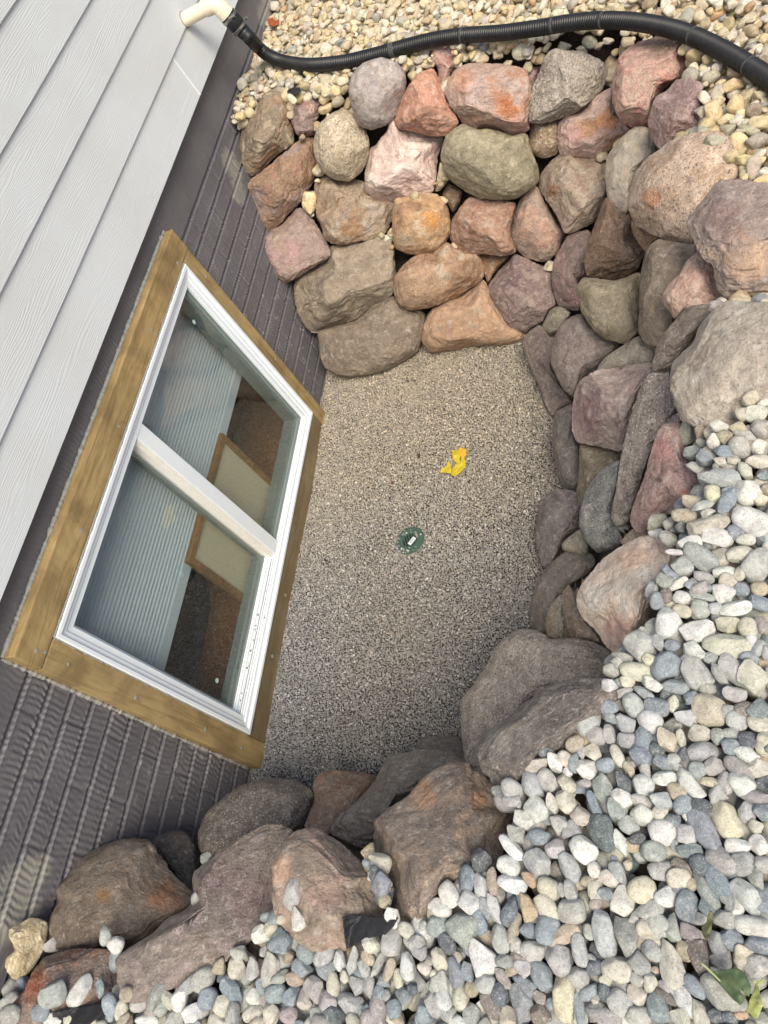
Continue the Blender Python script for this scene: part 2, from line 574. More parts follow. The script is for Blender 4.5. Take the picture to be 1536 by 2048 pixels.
nt.links.new(si.outputs[0], hh.inputs[0]); nt.links.new(am, hh.inputs[1])
c = mix_col(nt, ramp(nt, hh.outputs[0], [(0.0, 0.14), (0.35, 0.0)]), s2l((214, 220, 224)), s2l((198, 204, 210)))
c = mix_col(nt, ramp(nt, noise(nt, geo.outputs['Position'], 3.2, 5, 0.6), [(0.42, 0.0), (0.75, 0.22)]), c, s2l((186, 180, 172)))
nt.links.new(c, p.inputs['Base Color'])
p.inputs['Roughness'].default_value = 0.55
nt.links.new(bump(nt, hh.outputs[0], 0.0006, 0.5), p.inputs['Normal'])
M_SIDING = m
mb = MB()
zs_ = [1.150]
while zs_[-1] < 5.0:
    zs_.append(zs_[-1] + 0.1605)
for k in range(len(zs_) - 1):
    z0, z1 = zs_[k], zs_[k + 1]
    y0, y1 = -3.0, 9.0
    pr = [(0.030, z0), (0.0425, z0 + 0.0005), (0.044, z0 + 0.002), (0.0345, z1 + 0.012), (0.018, z1 + 0.012), (0.018, z0 + 0.03)]
    segs = [(-3.0, 2.779), (2.7815, 9.0)] if k == 0 else [(-3.0, 9.0)]
    for (a0, a1) in segs:
        n_ = len(pr)
        vs = [(x_, a0, z_) for x_, z_ in pr] + [(x_, a1, z_) for x_, z_ in pr]
        fs = [(i, (i + 1) % n_, n_ + (i + 1) % n_, n_ + i) for i in range(n_)] + [tuple(range(n_)), tuple(range(2 * n_ - 1, n_ - 1, -1))]
        mb.add(vs, fs)
mb.build('siding', M_SIDING, house)
MB().box(0.005, 0.030, -3, 9, 1.158, 5.0).build('sheathing', M_RUBBER, house)
cj = MB()
cj.add([(0.0415, 2.7775, 1.153), (0.0415, 2.7830, 1.153), (0.0345, 2.7830, 1.305), (0.0345, 2.7775, 1.305),
        (0.0475, 2.7775, 1.153), (0.0475, 2.7830, 1.153), (0.0385, 2.7830, 1.305), (0.0385, 2.7775, 1.305)],
       [(0, 1, 2, 3), (7, 6, 5, 4), (0, 4, 5, 1), (1, 5, 6, 2), (2, 6, 7, 3), (3, 7, 4, 0)])
cj.build('joint_caulk', plain('joint_sealant', (226, 228, 230), 0.6), house)

# ---- window: vinyl frame (part) with its sub-parts
VY0, VY1, VZ0, VZ1 = 0.650, 2.046, 0.096, 0.970
def ringmesh(mb, y0, y1, z0, z1, prof):
    """prof: list of (inset, x); mitred rectangular moulding"""
    vs, fs = [], []
    for ins, x in prof:
        ib = ins
        if isinstance(ins, tuple):
            ins, ib = ins
        vs += [(x, y0 + ins, z0 + ib), (x, y1 - ins, z0 + ib), (x, y1 - ins, z1 - ins), (x, y0 + ins, z1 - ins)]
    for i in range(len(prof) - 1):
        for k in range(4):
            k2 = (k + 1) % 4
            fs.append((i * 4 + k, i * 4 + k2, (i + 1) * 4 + k2, (i + 1) * 4 + k))
    mb.add(vs, fs)
fm = MB()
ringmesh(fm, VY0, VY1, VZ0, VZ1, [(0, -0.06), (0, 0.044), (0.003, 0.047), (0.013, 0.047), (0.0155, 0.044), (0.0165, 0.039),
                                  (0.019, 0.0375), (0.030, 0.0375), (0.032, 0.0365), (0.0325, 0.033), ((0.034, 0.034), 0.0325),
                                  ((0.052, 0.040), 0.0325), ((0.054, 0.042), 0.030), ((0.054, 0.044), -0.06)])
window = fm.build('window', M_VINYL, house, label='white vinyl sliding window in a lumber surround')
# far fixed pane liner and glass
lm = MB()
ringmesh(lm, 1.385, VY1 - 0.0545, VZ0 + 0.0445, VZ1 - 0.0545, [(0.0, 0.020), (0.004, 0.020), (0.006, 0.013), (0.009, 0.018), (0.010, 0.0135), (0.012, 0.0115), (0.0125, -0.055)])
lm.build('pane_liner', M_VINYLD, window)
MB().box(0.008, 0.011, 1.399, VY1 - 0.067, VZ0 + 0.057, VZ1 - 0.067).build('glass_pane', M_GLASS, window)
# near sliding sash
lm = MB()
ringmesh(lm, VY0 + 0.0545, 1.345, VZ0 + 0.0445, VZ1 - 0.0545, [(0.0, -0.060), (0.0, 0.005), (0.008, 0.005), (0.010, 0.002), (0.016, 0.002), (0.018, -0.003)])
lm.build('sash', M_VINYL, window)
lm = MB()
ringmesh(lm, VY0 + 0.0725, 1.327, VZ0 + 0.0625, VZ1 - 0.0725, [(0.0, -0.0015), (0.004, -0.0025), (0.0055, -0.0050), (0.007, -0.060)])
lm.build('pane_liner', M_VINYLD, window)
MB().box(-0.008, -0.0055, VY0 + 0.0785, 1.321, VZ0 + 0.0685, VZ1 - 0.0785).build('glass_pane', M_GLASS, window)
# meeting rail with its stepped near edge
MB().box(-0.012, 0.0300, 1.330, 1.3860, VZ0 + 0.041, VZ1 - 0.0535, 0.002).build('meeting_rail', M_VINYL, window)
rr = MB()
for k, (a0, a1, x1) in enumerate(((1.3250, 1.3295, 0.0270), (1.3195, 1.3240, 0.0235), (1.3140, 1.3185, 0.0190))):
    rr.box(-0.016, x1, a0, a1, VZ0 + 0.045, VZ1 - 0.0545, 0.001)
rr.build('weather_strip', plain('beige_weatherstrip', (230, 228, 222), 0.6, 0, 60, 0.05), window)
# open track under the sliding sash
tk = MB()
for x0, x1, h in ((0.0240, 0.0290, 0.050), (0.0150, 0.0180, 0.049)):
    tk.box(x0, x1, VY0 + 0.055, 1.3085, VZ0 + 0.0435, VZ0 + h, 0.0008)
tk.build('track', M_VINYL, window)
tk = MB()
tk.box(0.0183, 0.0237, VY0 + 0.056, 1.308, VZ0 + 0.0440, VZ0 + 0.0450)
tk.box(0.0110, 0.0145, VY0 + 0.056, 1.308, VZ0 + 0.0440, VZ0 + 0.0450)
for k in range(14):
    y_ = random.uniform(VY0 + 0.05, 1.29); s_ = random.uniform(0.001, 0.0028)
    x_ = random.choice((0.0125, 0.0265, 0.0165, 0.0345)) ; z_ = VZ0 + (0.049 if x_ < 0.03 else 0.038)
    tk.box(x_ - s_ / 2, x_ + s_ / 2, y_, y_ + s_ * random.uniform(1, 2.5), z_ - s_, z_ + s_)
tk.build('track_dirt', M_DIRT, window)
# lumber surround
XW0, XW1 = -0.040, 0.040
def board(x0, x1, y0, y1, z0, z1, mat):
    return MB().box(x0, x1, y0, y1, z0, z1, 0.0035).build('trim_board', mat, window)
board(XW0, XW1 + 0.001, WY0, WY1, 0.9735, WZ1, M_WOODY)
board(XW0, XW1, WY0 + 0.001, VY0 - 0.003, -0.02, 0.9715, M_WOODZ)
board(XW0, XW1, VY1 + 0.003, WY1 - 0.001, -0.02, 0.9715, M_WOODZ)
board(XW0, XW1 - 0.001, VY0 - 0.0015, VY1 + 0.0015, -0.02, VZ0 - 0.003, M_WOODB)
# ragged sealant beads
def bead(p0, p1, r, amp, name='caulk_bead', seed=1):
    n_ = int(np.linalg.norm(np.array(p1) - p0) / 0.0025)
    t = np.linspace(0, 1, n_)[:, None]
    P = np.array(p0) * (1 - t) + np.array(p1) * t
    nn = fbm(P + seed, 60, 4, seed, 0.7) * 1.6
    mb = MB()
    mb.tube([tuple(q) for q in P], [max(r * (1 + amp * a_), 0.0015) for a_ in nn], 7)
    return mb.build(name, M_CAULK, window, 'all')
bead((0.006, WY0, WZ1 + 0.003), (0.006, WY1, WZ1 + 0.003), 0.0065, 0.6, seed=2)
bead((0.004, WY0 - 0.003, 0.02), (0.004, WY0 - 0.003, WZ1), 0.006, 0.9, seed=3)
bead((0.002, WY1 + 0.003, 0.02), (0.002, WY1 + 0.003, WZ1), 0.004, 0.8, seed=4)
bead((0.043, VY0 + 0.0, 0.9725), (0.043, VY1, 0.9725), 0.0028, 0.6, seed=5)
bead((0.041, VY0 - 0.002, 0.10), (0.041, VY0 - 0.002, 0.970), 0.0026, 0.6, seed=6)
bead((0.041, VY0, VZ0 - 0.001), (0.041, VY1, VZ0 - 0.001), 0.0026, 0.6, seed=7)
# screw heads filled with grey filler on the boards
for (y_, z_) in ((0.603, 0.90), (0.600, 0.64), (0.604, 0.32), (0.600, 0.12), (0.60, 1.005), (0.606, 0.98), (2.095, 0.86), (2.098, 0.62), (2.094, 0.40), (2.096, 0.16),
                 (0.95, 1.00), (1.31, 0.997), (1.70, 1.003), (2.02, 0.995), (2.09, 0.05), (1.75, 0.045), (1.2, 0.042), (0.95, 0.05)):
    V0, F0 = ico(3)
    r_ = random.uniform(0.004, 0.007)
    nn = 1 + 0.45 * fbm(V0 * 2.3 + y_ * 31, 1, 2, 3)
    Vv = V0 * nn[:, None] * np.array([0.0012, r_, r_ * random.uniform(0.8, 1.5)]) + np.array([0.0405, y_, z_])
    link('screw_filler', mesh_np('screw_filler', Vv, F0, M_CAULK), window)

# ------------------------------------------------------------------ room behind the glass
rm = MB()
rm.box(-3.0, -0.045, -1.4, 4.2, -0.16, -0.12)
rm.build('room_floor', M_CARPET, kind='structure')
rw = MB()
rw.box(-3.04, -3.0, -1.4, 4.2, -0.72, 1.6)
rw.box(-3.0, -0.045, -1.44, -1.4, -0.72, 1.6)
rw.box(-3.0, -0.045, 4.2, 4.24, -0.72, 1.6)
rw.box(-3.0, -0.045, -1.4, 4.2, 1.60, 1.64)
# inner lining of the wall, with the window opening
rw.box(-0.12, -0.062, -1.4, WY0 + 0.06, -0.72, 1.6)
rw.box(-0.12, -0.062, WY1 - 0.04, 4.2, -0.72, 1.6)
rw.box(-0.12, -0.062, WY0 + 0.06, WY1 - 0.04, 1.00, 1.6)
rw.box(-0.12, -0.062, WY0 + 0.06, WY1 - 0.04, -0.72, 0.07)
rw.build('room_walls', M_ROOM, kind='structure')

# pleated shade
sh = MB()
pz0, pz1, ya, yb = 0.475, 0.99, 0.60, 2.035
PCH, NSM = 0.0155, 8
npl = int((pz1 - pz0) / PCH) * NSM
vs, fs = [], []
for i in range(npl + 1):
    z_ = pz0 + PCH * i / NSM
    x_ = -0.104 + 0.0105 * abs(math.sin(math.pi * (i % NSM) / NSM)) ** 0.7
    vs += [(x_, ya, z_), (x_, yb, z_), (x_ - 0.0015, ya, z_), (x_ - 0.0015, yb, z_)]
for i in range(npl):
    b = i * 4
    fs += [(b, b + 1, b + 5, b + 4), (b + 2, b + 6, b + 7, b + 3), (b + 1, b + 3, b + 7, b + 5), (b, b + 4, b + 6, b + 2)]
sh.add(vs, fs)
shade = bpy.data.objects.new('pleated_shade', None)
COL.objects.link(shade)
shade.location = (0, 0, 0)
shade['label'] = 'pale blue-grey pleated shade half lowered inside the window'
shade['category'] = 'window shade'
sh.build('pleats', M_SHADE, shade)
MB().box(-0.108, -0.088, ya, yb, 0.430, 0.474, 0.003).build('bottom_rail', M_SHADE, shade)

# framed panel standing inside, against the shade
fp = bpy.data.objects.new('framed_panel', None)
COL.objects.link(fp)
fp['label'] = 'beige panel in a brown wooden frame standing just inside the window'
fp['category'] = 'framed panel'
MB().box(-0.080, -0.074, 1.165, 1.665, 0.10, 0.450).build('panel', M_PANEL, fp)
q = MB()
ringmesh(q, 1.138, 1.690, 0.072, 0.476, [(0.0, -0.084), (0.0, -0.066), (0.002, -0.064), (0.024, -0.064), (0.026, -0.066), (0.026, -0.074)])
q.build('frame', M_FRAMEW, fp)

# soft furniture seen dimly through the glass
def cushion(name, c, s, mat, label, cat):
    V0, F0 = ico(5)
    q_ = np.sign(V0) * np.abs(V0) ** 0.45
    q_ = q_ / np.max(np.abs(q_), axis=0)
    q_ = q_ * (1 + 0.04 * fbm(V0, 2.5, 3, 5)[:, None])
    return link(name, mesh_np(name, q_ * np.array(s) + np.array(c), F0, mat), label=label, category=cat)
cushion('floor_cushion', (-0.93, 0.86, -0.085), (0.50, 0.62, 0.04), M_NAVY, 'flat dark navy cushion on the carpet seen through the near pane', 'cushion')
cushion('floor_cushion', (-0.66, 2.30, -0.085), (0.16, 0.15, 0.045), plain('charcoal_fabric', (52, 54, 64), 0.95, 0, 120, 0.5), 'charcoal cushion on the carpet seen through the far pane', 'cushion')
# round stickers on the panes
for (u, v_, x_) in ((388, 644, 0.0115), (434, 1361, -0.005)):
    q_ = on_x(u, v_, x_)
    mb = MB()
    ang = [2 * math.pi * k / 20 for k in range(20)]
    mb.add([(x_, q_[1] + 0.0085 * math.cos(a_), q_[2] + 0.0085 * math.sin(a_)) for a_ in ang] +
           [(x_ + 0.0004, q_[1] + 0.0085 * math.cos(a_), q_[2] + 0.0085 * math.sin(a_)) for a_ in ang],
           [tuple(range(20)), tuple(range(39, 19, -1))] + [(k, (k + 1) % 20, 20 + (k + 1) % 20, 20 + k) for k in range(20)])
    mb.build('pane_sticker', plain('pane_sticker', (176, 200, 190), 0.6), window)
# ------------------------------------------------------------------ boulders
CR = {'A': (450, 60, 3.84), 'B': (800, 60, 3.84), 'C': (1136, 60, 3.84), 'D': (480, 380, 3.84), 'E': (820, 360, 3.84),
      'F': (1136, 360, 3.84), 'G': (1000, 640, 2.866), 'H': (900, 1000, 3.072), 'I': (700, 1300, 3.072),
      'J': (350, 1450, 3.072), 'K': (0, 1548, 3.072), 'P': (0, 0, 1.0)}

def crop(c, pts):
    x0, y0, s = CR[c]
    v = [float(a) for a in pts.replace(' ', ',').split(',') if a]
    return [(x0 + v[i] / s, y0 + v[i + 1] / s) for i in range(0, len(v), 2)]

def closed_spline(P, n=8):
    P = np.asarray(P, float)
    out = []
    m = len(P)
    for i in range(m):
        p0, p1, p2, p3 = P[i - 1], P[i], P[(i + 1) % m], P[(i + 2) % m]
        for k in range(n):
            t = k / n
            c = 0.5 * ((2 * p1) + (-p0 + p2) * t + (2 * p0 - 5 * p1 + 4 * p2 - p3) * t ** 2 + (-p0 + 3 * p1 - 3 * p2 + p3) * t ** 3)
            l = p1 * (1 - t) + p2 * t
            out.append(0.55 * c + 0.45 * l)
    return np.array(out)

def stone_from_outline(pts, style='r', nudge=0.0, hf=0.8, seed=1, level=6, surface=None, push=0.18, tilt=0.55, grow=1.0, exps=None):
    """A stone whose plan outline was measured on the photo: laid on the bank's local plane at its own
    distance, given real thickness, flat broken faces and weathered relief."""
    pts = np.asarray(pts, float)
    cxy = pts.mean(0)
    pts = cxy + (pts - cxy) * grow
    if surface is None:
        T = np.array([march(u, v) for u, v in pts])
    else:
        T = np.array([surface(u, v) for u, v in pts])
    rays = np.array([ray(u, v) for u, v in pts])
    hits = CAM + rays * T[:, None]
    rc = ray(*cxy)
    W = -rc
    C0 = hits.mean(0)
    # plane through the hits, blended with the plane facing the viewer so that it never gets grazing
    uu, ss, vt = np.linalg.svd(hits - C0)
    nrm = vt[2]
    if nrm @ W < 0:
        nrm = -nrm
    nrm = nrm * tilt + W * (1 - tilt)
    nrm /= np.linalg.norm(nrm)
    if nrm @ W < 0.55:
        nrm = nrm + W
        nrm /= np.linalg.norm(nrm)
    t0 = ((C0 - CAM) @ nrm) / (rc @ nrm)
    dens = closed_spline(pts)
    rr0 = np.array([ray(u, v) for u, v in dens])
    t1 = ((C0 - CAM) @ nrm) / (rr0 @ nrm)
    O = CAM + rr0 * t1[:, None]
    area_r = np.sqrt(np.mean(np.sum((O - O.mean(0)) ** 2, 1)))
    off = (push * area_r - nudge)
    C0 = C0 + rc * off
    t1 = ((C0 - CAM) @ nrm) / (rr0 @ nrm)
    O = CAM + rr0 * t1[:, None]
    cen = O.mean(0)
    U = np.cross([0, 0, 1.0], nrm)
    U /= np.linalg.norm(U)
    Vx = np.cross(nrm, U)
    q = O - cen
    qu, qv = q @ U, q @ Vx
    th = np.arctan2(qv, qu)
    rad = np.hypot(qu, qv)
    nb = 180
    tab = np.zeros(nb)
    idx = ((th + np.pi) / (2 * np.pi) * nb).astype(int) % nb
    np.maximum.at(tab, idx, rad)
    g = np.nonzero(tab > 0)[0]
    ax = np.arange(nb)
    tab = np.interp(ax, np.concatenate([g - nb, g, g + nb]), np.tile(tab[g], 3))
    tab = (np.roll(tab, 1) + 2 * tab + np.roll(tab, -1)) / 4
    V0, F0 = ico(level)
    # unit shape: x,y in the outline's plane, z towards the viewer
    rnd = np.random.default_rng(seed)
    rho = np.hypot(V0[:, 0], V0[:, 1])
    tt = np.arctan2(V0[:, 1], V0[:, 0])
    e = 0.86 if style == 'r' else 0.68
    ez = 0.92 if style == 'r' else 0.82
    if exps: e, ez = exps
    rho2 = rho ** e
    z = np.sign(V0[:, 2]) * np.abs(V0[:, 2]) ** ez
    Q = np.stack([rho2 * np.cos(tt), rho2 * np.sin(tt), z], 1)
    npl = 3 if style == 'r' else 9
    ks = 0.75 if style == 'r' else 0.93
    for k in range(npl):
        while True:
            n_ = rnd.normal(size=3)
            n_ /= np.linalg.norm(n_)
            if style == 'r' and n_[2] > 0.25: break
            if style != 'r' and abs(n_[2]) > 0.28 and (n_[2] > 0 or rnd.random() < .3): break
        d_ = rnd.uniform(0.74, 0.9) if style == 'r' else rnd.uniform(0.58, 0.82)
        s_ = Q @ n_ - d_
        Q = Q - n_ * (np.maximum(s_, 0) * ks)[:, None]
    # weathering relief in unit space
    rad_n = Q / np.maximum(np.linalg.norm(Q, axis=1, keepdims=True), 1e-6)
    big = fbm(V0 * 1.0 + seed * 3.7, 1.3, 3, seed)
    med = fbm(V0 + seed * 1.3, 4.5, 5, seed + 50, 0.6)
    ridg = 1 - np.abs(fbm(V0 * np.array([1, 1.6, 1]) + seed, 3.2, 4, seed + 90)) * 2.2
    amt = (0.055, 0.028, 0.018) if style == 'r' else (0.06, 0.040, 0.040)
    Q = Q + rad_n * (amt[0] * big + amt[1] * med + amt[2] * np.clip(ridg, -1, 1) * np.clip(Q[:, 2] + .6, 0, 1))[:, None]
    rq = np.hypot(Q[:, 0], Q[:, 1])
    tq = np.arctan2(Q[:, 1], Q[:, 0])
    # keep the plan outline: undo what the broken faces took off the widest section
    mx = np.zeros(90)
    bi = ((tq + np.pi) / (2 * np.pi) * 90).astype(int) % 90
    np.maximum.at(mx, bi, rq)
    mx = (np.roll(mx, 1) + mx * 2 + np.roll(mx, -1)) / 4
    cor = np.interp((tq + np.pi) / (2 * np.pi) * 90 - 0.5, np.arange(-1, 91), np.concatenate([[mx[-1]], mx, [mx[0]]]))
    rq = rq / cor * (1 + 0.03 * med)
    rt = np.interp((tq + np.pi) / (2 * np.pi) * nb - 0.5, np.concatenate([[-1], ax, [nb]]), np.concatenate([[tab[-1]], tab, [tab[0]]]))
    mr = np.sqrt(np.mean(tab ** 2))
    mn = np.percentile(tab, 20)
    H = hf * (0.55 * mn + 0.45 * mr)
    pu, pv = rq * rt * np.cos(tq), rq * rt * np.sin(tq)
    P = cen + pu[:, None] * U + pv[:, None] * Vx + (Q[:, 2] * H)[:, None] * W
    return P, F0, cen, mr, Q

def desat(c, k=0.38):
    g = c @ np.array([0.3, 0.55, 0.15])
    return c * (1 - k) + g * k

def stone_color(P, Q, seed, cols, patches=(), kc=1.0):
    c1, c2, c3 = [desat(s2l(c)) for c in cols]
    n1 = fbm(Q + seed * 2.1, 1.6, 5, seed + 7, 0.6)
    n2 = fbm(Q + seed * 5.7, 3.4, 5, seed + 19, 0.65)
    n3 = fbm(Q * np.array([1, 2.6, 1]) + seed, 5.0, 5, seed + 29, 0.7)
    w1 = sstep(-0.02, 0.28, n1)[:, None]
    c = c1 * (1 - w1) + c2 * w1
    w2 = (sstep(0.10, 0.34, n2) * 0.75)[:, None]
    c = c * (1 - w2) + c3 * w2
    c = c * (1 + 0.38 * n3[:, None])
    if len(patches):
        u, v, _ = pix(P)
        for (pu, pv, pr, pc, pw) in patches:
            d = np.hypot(u - pu, v - pv) / pr + 0.8 * n2
            w = ((1 - sstep(0.35, 1.05, d + 0.35 * n3)) * pw * 0.75)[:, None]
            c = c * (1 - w) + s2l(pc) * (1 + 0.3 * n3[:, None]) * w
    return np.clip(c * kc * np.array([1.0, 0.975, 0.90]), 0.005, 0.9)

